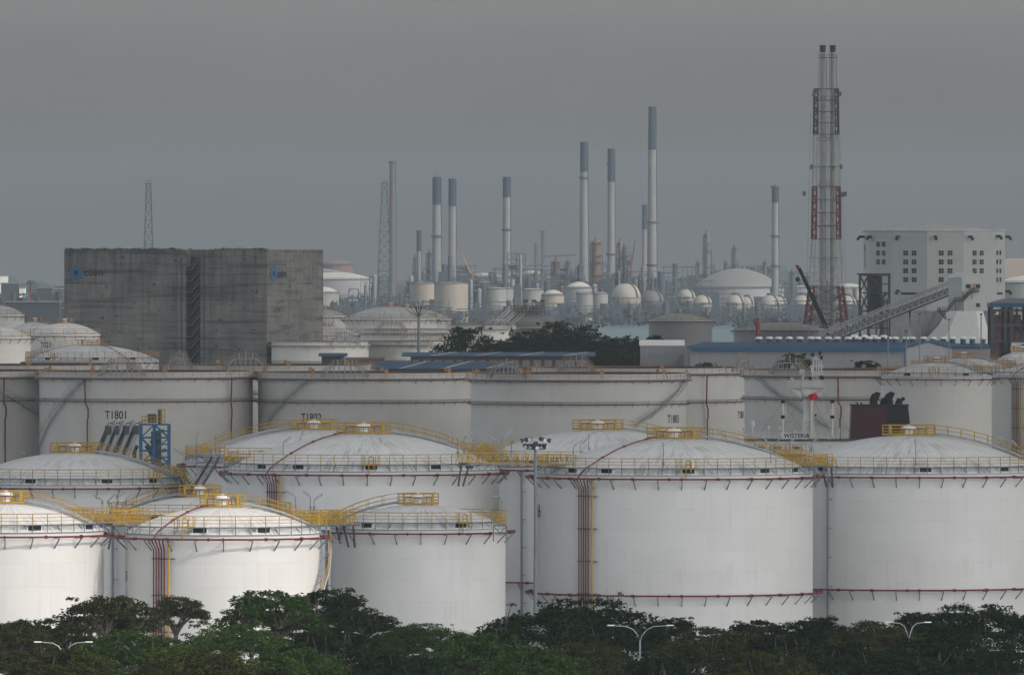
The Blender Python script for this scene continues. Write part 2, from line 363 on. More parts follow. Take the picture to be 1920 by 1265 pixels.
def spiral_stair(root, R, z0, a0, z1, a1, rail=None, mats=None, off=.25, wd=.9, tstep=.28):
    """stair climbing from (z0,a0 deg) to (z1,a1 deg)"""
    n = max(6, int((z1 - z0) / tstep)); t = MB(); r1, r2 = R + off, R + off + wd
    for i in range(n + 1):
        k = i / n; a = a0 + (a1 - a0) * k; z = z0 + (z1 - z0) * k
        p = pol(a, (r1 + r2) / 2, z); t.box(p, (wd, .28, .04), R_(a) + pi / 2)
    m = max(8, n // 4)
    for r in (r1, r2): t.tube([pol(a0 + (a1 - a0) * i / m, r, z0 + (z1 - z0) * i / m - .1) for i in range(m + 1)], .09, 4)
    for i in range(0, m + 1, 2):
        a = a0 + (a1 - a0) * i / m; z = z0 + (z1 - z0) * i / m
        t.beam(pol(a, R, z - 1.0), pol(a, r2, z - .12), .07); t.beam(pol(a, R, z - .12), pol(a, r2, z - .12), .07)
    st = t.build('shell_stair', (mats or M)['steel_lt'] if not mats else mats[0], root)
    h = MB()
    for hz in (.55, 1.05): h.tube([pol(a0 + (a1 - a0) * i / m, r2, z0 + (z1 - z0) * i / m + hz) for i in range(m + 1)], .035, 4)
    for i in range(m + 1):
        a = a0 + (a1 - a0) * i / m; z = z0 + (z1 - z0) * i / m; h.beam(pol(a, r2, z), pol(a, r2, z + 1.05), .06)
    h.build('handrail', rail or M['yellow'], st); return st

def dome_tank(label, cx, s, Rm, zr, za, name='storage_tank', group='white domed storage tanks of the near tank farm', ring_low=None, stair=None, riser=None,
              spout=5, number=None, spiral=None, pole=None, hatch=(-48, -30, 5, 40, 60), shell='shell', dome='dome', far=False, rail='yellow', z0=0.0, cat='storage tank',
              pipe_r=.11, bracket_n=None, platform_r=None):
    R = Rm; rise = za - zr; root = thing(name, label, cat, (px(cx, s), F / s, z0), 0, group)
    zr -= z0; za -= z0; n = 128 if not far else 48
    zt = zr - .0
    mb = MB(); mb.lathe([(R, 0), (R, zt)], n); mb.build('shell', M[shell], root)
    mb = MB(); prof = [(R + .06, zt + .02), (R + .06, zt + .12)] + [(R * (1 - i / 14), zt + .12 + dome_z(R * (1 - i / 14), R, rise)) for i in range(15)]
    mb.lathe(prof, n); mb.build('dome_roof', M[dome], root)
    # rim band
    mb = MB(); mb.lathe([(R + .01, zt - .05), (R + .12, zt - .05), (R + .12, zt + .03), (R + .01, zt + .03)], n, smooth=False); mb.build('rim_band', M['steel'] if not far else M['white'], root)
    np_ = max(24, int(2 * pi * R / 1.58)); hg = .8; zg = zt + hg
    if not far:
        mb = MB()
        for i in range(np_ * 4): a = 90 * i / np_; mb.beam(pol(a, R + .02, zg - .01), pol(a, R - .7, zg - .01), .09, .04)
        ring(mb, R + .06, zg - .04, .06, n, 4); ring(mb, R - .7, zg - .05, .05, n, 4)
        for i in range(np_):
            a = 360 * i / np_; mb.beam(pol(a, R + .06, zt), pol(a, R + .06, zg), .08); mb.beam(pol(a, R + .06, zg - .1), pol(a, R - .7, zg - .1), .06, .08)
            if i % 2 == 0: mb.beam(pol(a, R - .1, zt + .15), pol(a, R - .75, zg - .1), .06)
        mb.build('gallery', M['steel'], root)
        mb = MB()
        for hz, t in ((1.1, .04), (.72, .028), (.38, .028)): ring(mb, R + .02, zg + hz, t, n, 4)
        for i in range(np_): a = 360 * i / np_; mb.beam(pol(a, R + .02, zg), pol(a, R + .02, zg + 1.1), .085)
        mb.build('gallery_rail', M[rail], root)
    else:
        mb = MB()
        for hz in (1.1, .6): ring(mb, R, zt + .5 + hz, .05, n, 3)
        ring(mb, R, zt + .5, .08, n, 3)
        for i in range(0, np_, 2): a = 360 * i / np_; mb.beam(pol(a, R, zt), pol(a, R, zt + 1.6), .09)
        mb.build('gallery_rail', M[rail], root)
    # ring pipes
    bn = bracket_n or max(18, int(2 * pi * R / 2.6)); ro = R + 1.0
    for zi, zp in enumerate([zt - .42] + (list(ring_low) if ring_low else [])):
        mb = MB(); ga = (-35, -34.4)
        ring(mb, ro, zp, pipe_r, n, 6)
        for i in range(0, bn * 2, 3): a = 360 * i / bn / 2 + 2; mb.beam(pol(a - .5, ro, zp), pol(a + .5, ro, zp), pipe_r * 3)
        rp = mb.build('sprinkler_pipe', M['red'], root)
        mb = MB(); mb.beam(pol(0, R, zp - .16), pol(0, ro + .1, zp - .16), .07); mb.beam(pol(0, R, zp - 1.2), pol(0, ro, zp - .18), .10)
        b0 = mb.build('bracket', M['steel'], rp)
        for i in range(bn):
            a = 360 * i / bn + 2.2; b = b0 if i == 0 else b0.copy()
            if i: C.objects.link(b); b.parent = rp
            b.rotation_euler.z = R_(a)
    # summit platform, vent
    pr = platform_r or (3.2 if R > 12 else 2.35); zp = za + .22
    mb = MB(); q = 12
    for hz, t in ((1.1, .05), (.72, .035), (.38, .035), (.02, .10)): mb.tube([pol(360 * i / q + 15, pr, zp + hz) for i in range(q)], t, 4, True)
    for i in range(q): a = 360 * i / q + 15; mb.beam(pol(a, pr, zp), pol(a, pr, zp + 1.1), .09)
    for i in range(4): a = 90 * i + 45; mb.beam(pol(a, pr * .97, zp), pol(a, pr * .97, zp + 1.1), .22)
    pl = mb.build('summit_platform', M[rail], root)
    mb = MB(); vw = .85 if R > 12 else .72
    mb.lathe([(vw * .55, -.35), (vw * .55, .62), (vw * .62, .64), (vw, .78), (vw, .92), (vw * .72, 1.10), (.22, 1.16), (.2, 1.26), (0, 1.27)], 24, (0, 0, za + .12)); mb.build('vent', M['white'], root)
    if not far or True:
        mb = MB(); ring(mb, pr * .66, zp + .66, .06, 20, 5)
        for i in range(5): a = 72 * i; mb.beam(pol(a, pr * .66, zp - .2), pol(a, pr * .66, zp + .66), .07)
        mb.build('foam_ring', M['red'], pl)
    # stair over the dome
    if stair is not None:
        a = stair; d = pol(a, 1); sdv = Vector((-d.y, d.x, 0)); r0, r1 = pr * .95, R - .3; m = 16
        fz = lambda r: zt + .12 + dome_z(r, R, rise)
        mb = MB(); pts = [(r0 + (r1 - r0) * i / m) for i in range(m + 1)]
        for sg in (-1, 1): mb.tube([d * r + sdv * sg * .42 + Vector((0, 0, fz(r) + .34)) for r in pts], .13, 4)
        for i in range(int((r1 - r0) / .35)): r = r0 + .35 * i; mb.box(d * r + Vector((0, 0, fz(r) + .34)), (.84, .26, .05), R_(a))
        st = mb.build('roof_stair', M['steel_lt'], root)
        mb = MB()
        for sg in (-1, 1):
            for hz in (.85, 1.35): mb.tube([d * r + sdv * sg * .45 + Vector((0, 0, fz(r) + hz)) for r in pts], .026, 4)
            for r in pts[::2 if R < 12 else 1][::2]: mb.beam(d * r + sdv * sg * .45 + Vector((0, 0, fz(r) + .3)), d * r + sdv * sg * .45 + Vector((0, 0, fz(r) + 1.35)), .06)
        mb.build('stair_rail', M[rail], st)
    if riser is not None:
        for k in range(5):
            a = riser + (k - 2) * .33 / R * 57.3; mb = MB()
            mb.tube([pol(a - .9 * (2 - k) * .8, ro, zt - .42), pol(a - .5 * (2 - k) * .8, ro - .1, zt - .75), pol(a, R + .42, zt - 1.5), pol(a, R + .42, .5)], .075, 6)
            mb.build('riser_pipe', M['red'], root)
        a = riser + 3.5 * .34 / R * 57.3; mb = MB(); mb.tube([pol(a, R + .45, zt - .5), pol(a, R + .45, .5)], .12, 6); mb.build('foam_riser', M['yellow'], root)
        mb = MB(); z = zt - 2.4
        while z > 1: 
            mb.tube([pol(riser + k / R * 57.3, R + .3, z) for k in (-1, 0, 1, 1.7)], .07, 4); mb.beam(pol(riser - 1 / R * 57.3, R, z), pol(riser - 1 / R * 57.3, R + .4, z), .06); mb.beam(pol(riser + 1.7 / R * 57.3, R, z), pol(riser + 1.7 / R * 57.3, R + .4, z), .06); z -= 3.7
        mb.build('pipe_clamp', M['steel'], root)
        mb = MB(); rr = [R + .95, R + .3, R - .5] + [R - .5 - (R - .5 - pr * .66) * i / 14 for i in range(1, 15)]
        zz = [zt - .42, zt + .25, zt + .12 + dome_z(R - .5, R, rise) + .35] + [zt + .12 + dome_z(r, R, rise) + .3 for r in rr[3:]]
        mb.tube([pol(riser - 1.5, r, z) for r, z in zip(rr, zz)], .075, 6)
        for i in (5, 9, 13): mb.tube([pol(riser - 1.5, rr[i] + .15, zz[i] + .01), pol(riser - 1.5, rr[i] - .15, zz[i] + .02)], .13, 6)
        mb.build('roof_pipe', M['red'], root)
    if hatch and not far:
        for a in hatch:
            mb = MB(); zc = zt + .40; h = .34
            P = lambda da, r, z: pol(a + da / R * 57.3, r, z)
            mb.prism([P(-.8, R - .15, zc - h + .1), P(.8, R - .15, zc - h + .1), P(.8, R - .15, zc + h), P(-.8, R - .15, zc + h)], pol(a, -1.0))
            mb.prism([P(-.95, R + .1, zc + h), P(.95, R + .1, zc + h), P(.95, R - 1.2, zc + h), P(-.95, R - 1.2, zc + h)], (0, 0, .07))
            hd = mb.build('roof_hatch', M['white'], root)
            mb = MB(); mb.prism([P(-.7, R - .13, zc - h + .18), P(.7, R - .13, zc - h + .18), P(.7, R - .13, zc + h - .06), P(-.7, R - .13, zc + h - .06)], pol(a, .015)); mb.build('opening', M['black'], hd)
    if spout is not None and not far:
        a = spout; mb = MB(); f = lambda da, z, r=R + .25: pol(a + da / R * 57.3, r, z)
        mb.tube([f(-.3, zt - .4), f(-.3, zg + .55), f(-.3, zg + .7)], .06, 6)
        mb.tube([f(-.35, zg + .9), f(.1, zg + .9), f(.25, zg + .8), f(.25, zg - .4)], .085, 6); mb.beam(f(-.3, zg + .45), f(.25, zg + .45), .09)
        for da in (-.95, -.75, .75, .95): mb.beam(f(da, zg, R + .1), f(da, zg + 1.1, R + .1), .09)
        mb.box(f(0, zg + .02, R + .15), (1.9, .35, .14), R_(a)); mb.build('foam_spout', M['yellow'], root)
    if number:
        txt, ang, z, h = number; wrap_text(txt, h, R, ang, z - z0, root)
    if pole is not None:
        mb = MB(); mb.tube([pol(pole, R + .5, .3), pol(pole, R + .5, zt - .5)], .16, 8)
        z = zt - 3
        while z > 1: mb.beam(pol(pole, R, z), pol(pole, R + .5, z), .1); mb.beam(pol(pole, R + .5, z), pol(pole + 1.3 * 57.3 / R * .5, R + .5, z), .08); z -= 3.4
        mb.build('standpipe', M['steel'], root)
    if spiral: spiral_stair(root, R, *spiral)
    return root

NEAR = [
 # label, cx, s, R, zr, za
 dict(label='white domed tank in sunlight cut off by the bottom left picture edge', cx=11, s=18.4, Rm=9.95, zr=22.35, za=25.0, stair=72, ring_low=[12.3], hatch=(-60, 20, 62), spout=None),
 dict(label='brightly sunlit white domed tank in front with red riser pipes and curved yellow stair', cx=417, s=18.4, Rm=9.9, zr=22.1, za=24.65, stair=112, riser=-37, spout=-20, number=('15', -78.5, 17.3, 1.0), spiral=(4, -3, 21.4, 98), hatch=(-12, 27)),
 dict(label='white domed tank whose number side is hidden, standing left of the high mast light', cx=784, s=16.8, Rm=9.75, zr=20.0, za=22.5, stair=-103, pole=-84, hatch=(-36, 30), spout=32),
 dict(label='white domed tank mostly hidden behind the sunlit tank with the curved yellow stair', cx=375, s=17.0, Rm=10.0, zr=21.2, za=23.7, stair=-112, pole=-64, hatch=(-30,)),
 dict(label='white domed tank below the blue loading arm tower', cx=141, s=15.1, Rm=14.6, zr=22.2, za=25.85, stair=66, hatch=(-20, 18, 44), spout=44, pole=78),
 dict(label='big white domed tank below the painted number T1802 with red risers on its left side', cx=682, s=16.2, Rm=15.7, zr=25.7, za=29.7, stair=112, riser=-40, spout=4, hatch=(-48, -28, 4, 33, 52)),
 dict(label='domed tank half hidden below the number T1802, long yellow roof stair on its left', cx=589, s=15.2, Rm=15.8, zr=25.0, za=28.85, stair=-72, hatch=(-40,), spout=None),
 dict(label='big white domed tank with red risers and a second red ring low on its shell', cx=1264, s=16.3, Rm=15.95, zr=25.4, za=29.25, stair=112, riser=-40, ring_low=[11.75], number=('16', -77.5, 20.4, 1.55), hatch=(-48, -30, 5, 40, 60)),
 dict(label='white domed tank behind the high mast light, between the two big tanks with risers', cx=1121, s=15.2, Rm=15.9, zr=24.6, za=28.8, stair=100, ring_low=[10.5], pole=-35, hatch=(-30,), spout=None),
 dict(label='white domed tank cut off by the right picture edge, in front of the ship funnel', cx=1704, s=15.8, Rm=16.0, zr=24.8, za=28.95, stair=84, ring_low=[11.2], pole=-37.3, hatch=(-42, 5, 43), spout=-39),
]
for t in NEAR: dome_tank(**t)

# ---------------------------------------------------------------- open-topped tanks of the middle row
def float_tank(label, cx, s, Rp, ytop, number=None, stair=None, redv=(), gantry=(), shields=8, group='open-topped tanks of the middle row', band=.95, mid=5.1, far=False,
               shell='shell_warm', seed=1, name='floating_roof_tank', rail='orange', mat_g='steel_lt'):
    R = Rp / s; s2 = F / (F / s - R); zt = pz(ytop, s2); root = thing(name, label, 'storage tank', (px(cx, s), F / s, 0), 0, group); n = 128 if not far else 64
    mb = MB(); mb.lathe([(R, 0), (R, zt), (R - .12, zt)], n); mb.build('shell', M[shell], root)
    mb = MB(); mb.lathe([(R - .12, zt + .02), (R - .14, zt - 6)], n); mb.build('inner_wall', M['rusty'], root)  # shade inside the open tank put into this dark rusty colour
    mb = MB(); mb.lathe([(R - .13, zt - 3.2), (R - .9, zt - 2.6), (R - 1.2, zt - 3.4), (0, zt - 3.3)], n); mb.build('floating_roof', M['brown'], root)
    mb = MB(); zb = zt - band
    mb.lathe([(R + .01, zb - .12), (R + .95, zb - .12), (R + .95, zb + .03), (R + .01, zb + .03)], n, smooth=False)
    if mid: mb.lathe([(R + .01, zt - mid - .1), (R + .5, zt - mid - .1), (R + .5, zt - mid + .02), (R + .01, zt - mid + .02)], n, smooth=False)
    nb = int(2 * pi * R / 3.4)
    for i in range(nb):
        a = 360 * i / nb
        mb.beam(pol(a, R, zb - 1.0), pol(a, R + .9, zb - .1), .08)
        if mid and not far: mb.beam(pol(a, R, zt - mid - 1.2), pol(a, R + .5, zt - mid - .1), .08)
    mb.lathe([(R - .2, zt - .01), (R + .14, zt - .01), (R + .14, zt + .1), (R - .2, zt + .1)], n, smooth=False)
    mb.build('wind_girder', M[mat_g], root)
    mb = MB(); npst = int(2 * pi * R / 1.9)
    for hz in (1.05, .55): ring(mb, R + .9, zb + hz, .03, n, 3)
    for i in range(npst): a = 360 * i / npst; mb.beam(pol(a, R + .9, zb), pol(a, R + .9, zb + 1.05), .06)
    mb.build('gallery_rail', M[rail], root)
    if mid and not far:
        mb = MB(); ring(mb, R + .75, zt - mid - .55, .10, n, 5); mb.build('sprinkler_pipe', M['red'], root)
        mb = MB(); ring(mb, R + 1.05, zb - .35, .09, n, 5); mb.build('sprinkler_pipe', M['red'], root)
    for a in redv:
        mb = MB(); zm = zt - mid - .8
        mb.tube([pol(a, R + 1.0, zb - .4), pol(a, R + .8, zm), pol(a + 1.4, R + .6, zm - 1.2), pol(a + 1.4, R + .6, zm - 2.8), pol(a + .9, R + .6, zm - 3.4), pol(a + .9, R + .6, .3)], .16, 6)
        mb.build('riser_pipe', M['red'], root)
    rng = random.Random(seed)
    for i in range(shields):
        a = 360 * (i + .3) / shields; mb = MB(); wq = .42
        b = pol(a, R - .05, zt + .1); t = Vector((cos(R_(a)), sin(R_(a)), 0)); up = Vector((0, 0, 1))
        mb.prism([b - t * wq, b + t * wq, b + t * wq + up * .35, b + t * .25 + up * .78, b - t * .25 + up * .78, b - t * wq + up * .35], pol(a, .14))
        mb.beam(b + up * .6 + pol(a, .1), b + pol(a, .9) - up * band, .1); mb.build('foam_shield', M['orange'], root)
    for a in gantry:
        b = pol(a, R - .1, zt); t = Vector((cos(R_(a)), sin(R_(a)), 0)); dn = pol(a, 1); up = Vector((0, 0, 1)); mb = MB()
        for o in (0, 1.0):
            q = b + dn * (o - .2)
            mb.beam(q - t * 2.2 + up * 1.5, q + t * 2.2 + up * 1.5, .12, .18)
            mb.beam(q - t * 4.6 - up * .7, q - t * 2.2 + up * 1.5, .14); mb.beam(q + t * 4.6 - up * .7, q + t * 2.2 + up * 1.5, .14)
            for k in (-2.1, -1.1, 0, 1.1, 2.1): mb.beam(q + t * k - up * 1.3, q + t * k + up * 1.5, .12)
        for k in range(9): mb.beam(b - dn * .2 + t * (-2.2 + .55 * k) + up * 1.5, b + dn * .8 + t * (-2.2 + .55 * k) + up * 1.5, .1)
        for k in range(7):
            u = k / 6
            for sg in (-1, 1): mb.beam(b - dn * .2 + t * sg * (4.6 - 2.4 * u) + up * (-.7 + 2.2 * u), b + dn * .8 + t * sg * (4.6 - 2.4 * u) + up * (-.7 + 2.2 * u), .3, .05)
        for k in range(3): mb.beam(b + t * (k - 1.0) * 1.4 + up * 1.5, b + t * (k - 1.0) * 1.4 + up * (2.6 + .5 * (k % 2)), .22)
        g = mb.build('gauging_platform', M['steel_lt'], root); mb = MB()
        for o in (-.2, .8):
            q = b + dn * o
            for hz in (.55, 1.1):
                mb.beam(q - t * 2.2 + up * (1.5 + hz), q + t * 2.2 + up * (1.5 + hz), .07)
                for sg in (-1, 1): mb.beam(q + t * sg * 4.6 + up * (-.7 + hz), q + t * sg * 2.2 + up * (1.5 + hz), .07)
            for k in range(7): mb.beam(q + t * (-2.2 + k * .733) + up * 1.5, q + t * (-2.2 + k * .733) + up * 2.6, .07)
            for sg in (-1, 1):
                for u in (0, .35, .7): mb.beam(q + t * sg * (4.6 - 2.4 * u) + up * (-.7 + 2.2 * u), q + t * sg * (4.6 - 2.4 * u) + up * (.4 + 2.2 * u), .07)
        mb.build('platform_rail', M['rail_pale'], g)
    if number: wrap_text(number[0], number[3], R, number[1], pz(number[2], s2), root)
    if stair:
        a1, ya, a0, yb = stair; spiral_stair(root, R, pz(yb, s2), a0, pz(ya, s2), a1, M['steel_lt'])
    return root
T18 = dict(s=9.6)
float_tank('wide open-topped tank painted T1801 behind the loading arms', 274, 9.6, 200, 698, ('T1801', -14.2, 785, 1.6), (-32, 711, -82, 852), (-31, 51.5), (-11,), 9, seed=1)
float_tank('wide open-topped tank painted T1802 behind the yellow stair of a domed tank', 685, 9.6, 201, 700, ('T1802', -29.3, 790, 1.6), (-31, 713, -66, 803), (), (-10,), 9, seed=2)
float_tank('wide open-topped tank painted T1803 with its shell stair at the right edge', 1085, 9.9, 202, 702, ('T1803', 61, 794, 1.55), (76, 712, 30, 796), (), (-42,), 9, seed=3)
float_tank('open-topped tank cut off by the left picture edge beside the tank T1801', -62, 9.5, 202, 697, None, (10, 712, 55, 805), (22,), (), 9, seed=4)
float_tank('open-topped tank behind the ship mast, its shell stair falling to the right', 1598, 9.5, 202, 695, None, (-62, 704, -14, 800), (-9,), (-37,), 9, seed=5)
float_tank('open-topped tank between the tank T1803 and the ship, painted T1804 near its edge', 1197, 9.2, 200, 691, ('T1804', 73, 786, 1.5), None, (37,), (-36, 72), 9, seed=6, mid=6.3)
float_tank('open-topped tank seen only as a rim in front of the concrete block', 505, 9.1, 190, 686, None, None, (), (-12, -60), 9, seed=7, group='rear open-topped tanks, only rims showing')
float_tank('open-topped tank seen only as a rim at the left, below the number T023', 22, 9.1, 192, 686, None, None, (), (), 9, seed=8, group='rear open-topped tanks, only rims showing')
KW = dict(group='domed tanks of the middle row', rail='orange', shell='shell_warm')
dome_tank('domed tank with yellow vent on the right, red ring pipe above the ship funnel', 1756, 10.2, 10.15, 50 - 223 / 10.3, 50 - 196 / 10.2, hatch=(-35, 30), spout=-5, stair=60, **KW)
dome_tank('domed tank behind, its yellow vent highest against the blue roofed shed', 1807, 9.6, 10.2, 50 - 212 / 9.7, 50 - 187 / 9.6, hatch=None, spout=None, stair=70, **KW)
dome_tank('domed tank at the right edge with a tall red riser pipe', 1962, 9.9, 10.4, 50 - 221 / 10, 50 - 196 / 9.9, hatch=None, spout=None, riser=-36, **KW)
dome_tank('small white domed tank top with pipework against the right edge', 1915, 8.9, 6.5, 50 - 205 / 9, 50 - 175 / 8.9, hatch=None, spout=None, **KW)
dome_tank('white domed tank in front of the left half of the concrete block', 173, 8.75, 14.3, 50 - 194 / 8.9, 50 - 163 / 8.75, hatch=(-40, 5, 40), spout=-32, stair=-75, riser=35, **KW)
# ---------------------------------------------------------------- yellow footbridges between tanks
def footbridge(label, A, B, wd=1.3, seed=0):
    A, B = Vector(A), Vector(B); d = B - A; Ln = d.length; u = d.normalized(); sdv = Vector((-u.y, u.x, 0)).normalized()
    root = thing('footbridge', label, 'footbridge', A, 0, 'yellow footbridges between the domed tanks'); up = Vector((0, 0, 1)); m = max(4, int(Ln / 1.5))
    mb = MB()
    for sg in (-1, 1): mb.beam(sdv * sg * wd / 2 - up * .12, sdv * sg * wd / 2 + d - up * .12, .12, .3)
    for i in range(int(Ln / .4) + 1): mb.beam(u * i * .4 - sdv * wd / 2, u * i * .4 + sdv * wd / 2, .3, .04)
    for i in range(m + 1): mb.beam(d * i / m - sdv * (wd / 2 + .7) - up * .2, d * i / m + sdv * (wd / 2 + .7) - up * .2, .1)
    mb.build('deck', M['steel'], root)
    for sg in (-1, 1):
        mb = MB(); e = sdv * sg * wd / 2
        mb.beam(e + up * 1.25, e + d + up * 1.25, .08); mb.beam(e + up * .95, e + d + up * .95, .035); mb.beam(e + up * .55, e + d + up * .55, .035); mb.beam(e + up * .08, e + d + up * .08, .04, .14)
        for i in range(m + 1):
            q = e + d * i / m; mb.beam(q, q + up * 1.25, .09)
            mb.beam(q + sdv * sg * .65 - up * .15, q + up * .95, .06)
            if i < m:
                q2 = e + d * (i + .5) / m; mb.beam(q2, q2 + up * 1.25, .045)
                mb.beam(q2 + sdv * sg * .55 - up * .15, q2 + up * .8, .04)
        mb.build('truss_rail', M['yellow'], root)
    for t in (.02, .98):
        for k in (-1, 1):
            mb = MB(); mb.beam(d * t + sdv * k * wd / 2 - up * .2, d * t + sdv * k * wd / 2 * .6 - up * 2.6 + u * (.7 if t > .5 else -.7), .22); mb.build('knee_brace', M['dark'], root)
def fb(label, x0, y0, s0, x1, y1, s1):
    m = (s0 + s1) / 2; e = .08 if s0 > s1 else -.05
    footbridge(label, at(x0, y0, m + e), at(x1, y1, m - e))
fb('yellow footbridge at the left below a row of four lamp posts', 112, 975, 18.0, 252, 973, 17.2)
fb('yellow footbridge ending at the left rail of the sunlit tank', 200, 981, 18.2, 268, 977, 18.0)
fb('long yellow footbridge in front of the red risers, behind the sunlit tank', 500, 980, 17.3, 640, 976, 16.6)
fb('yellow footbridge above the curved yellow stair of the sunlit tank', 536, 985, 17.9, 655, 980, 17.2)
fb('yellow footbridge passing behind the high mast light', 868, 868, 16.5, 1072, 872, 16.4)
fb('short yellow footbridge left of the high mast light, the farther of the pair', 845, 849, 15.5, 935, 850, 15.2)
fb('yellow footbridge between the two big tanks in front of the ship', 1440, 870, 16.2, 1552, 871, 16.1)
fb('farther yellow footbridge in front of the white ship house', 1422, 852, 15.2, 1510, 852, 15.2)

# corner landings with yellow rails
def landing(label, x0, x1, y, s, dep=2.2, h=1.15, legs=.9, stair=None, group='yellow railed landings on the tank tops'):
    X0, X1 = px(x0, s), px(x1, s); Y = F / s; Z = pz(y, s); W = X1 - X0; root = thing('landing', label, 'landing', (X0, Y, Z), 0, group); mb = MB()
    mb.bx(0, W, 0, dep, -.12, 0)
    for x in (0, W): 
        for yy in (0, dep): mb.beam((x, yy, -.1), (x, yy, -legs - .9), .13)
    for yy in (0, dep): mb.beam((0, yy, -legs), (W, yy, -legs), .1); mb.beam((0, yy, -.1), (W * .5, yy, -legs), .07); mb.beam((W, yy, -.1), (W * .5, yy, -legs), .07)
    mb.build('deck', M['steel'], root); mb = MB(); n = max(2, int(W / .55))
    for yy in (0, dep):
        for hz in (.35, .75, h): mb.beam((0, yy, hz), (W, yy, hz), .06)
        for i in range(n + 1): mb.beam((W * i / n, yy, 0), (W * i / n, yy, h), .08)
    for x in (0, W):
        for hz in (.35, .75, h): mb.beam((x, 0, hz), (x, dep, hz), .06)
    r = mb.build('rail', M['yellow'], root); mb = MB(); mb.box((W * .3, .0, .55), (.4, .06, .7)); mb.build('sign', M['yellow'], r)
    return root
landing('yellow railed landing left of the big domed tank, top of a grey stair', 368, 421, 852, 15.6)
landing('yellow railed landing beside the foot of the blue loading arm tower', 317, 357, 893, 15.0)
landing('yellow railed landing at the right end of the footbridge above the curved stair', 596, 612, 984, 18.2, 1.6)
landing('yellow railed landing at the right edge of the middle front tank', 925, 950, 984, 17.0, 2.5)
landing('yellow railed landing where the front footbridge meets the right-hand big tank', 1528, 1552, 872, 16.4, 2)
landing('yellow railed landing on the left rim of the big tank with red risers', 420, 446, 868, 16.0, 1.6)
# stair between tanks
def straight_stair(label, P, Q, wd, name='stair', rail='yellow', grp=None):
    P, Q = Vector(P), Vector(Q); d = Q - P; root = thing(name, label, 'stair', P, 0, grp); sdv = Vector((-d.y, d.x, 0)); sdv = sdv.normalized() if sdv.length > .01 else Vector((0, 1, 0))
    mb = MB(); n = int(abs(d.z) / .24)
    for sg in (-1, 1): mb.beam(sdv * sg * wd / 2, d + sdv * sg * wd / 2, .1, .3)
    for i in range(n + 1): mb.beam(d * i / n - sdv * wd / 2, d * i / n + sdv * wd / 2, .26, .05)
    mb.build('flight', M['dark'], root); up = Vector((0, 0, 1))
    for sg in (-1, 1):
        mb = MB()
        for hz in (.55, 1.1): mb.beam(sdv * sg * wd / 2 + up * hz, d + sdv * sg * wd / 2 + up * hz, .06)
        for i in range(5): mb.beam(d * i / 4 + sdv * sg * wd / 2, d * i / 4 + sdv * sg * wd / 2 + up * 1.1, .07)
        mb.build('rail', M[rail], root)
sA = at(405, 856, 15.7); sB = at(372, 917, 15.55); sB.y = sA.y - 3.2
straight_stair('dark grey metal stair between the landing and the lower tank roof', sA, sB, 1.2, rail='steel')
sA = at(340, 893, 15.3); sB = at(364, 925, 15.3); sB.y = sA.y - 2
straight_stair('short dark stair under the landing by the blue tower', sA, sB, 1.0)

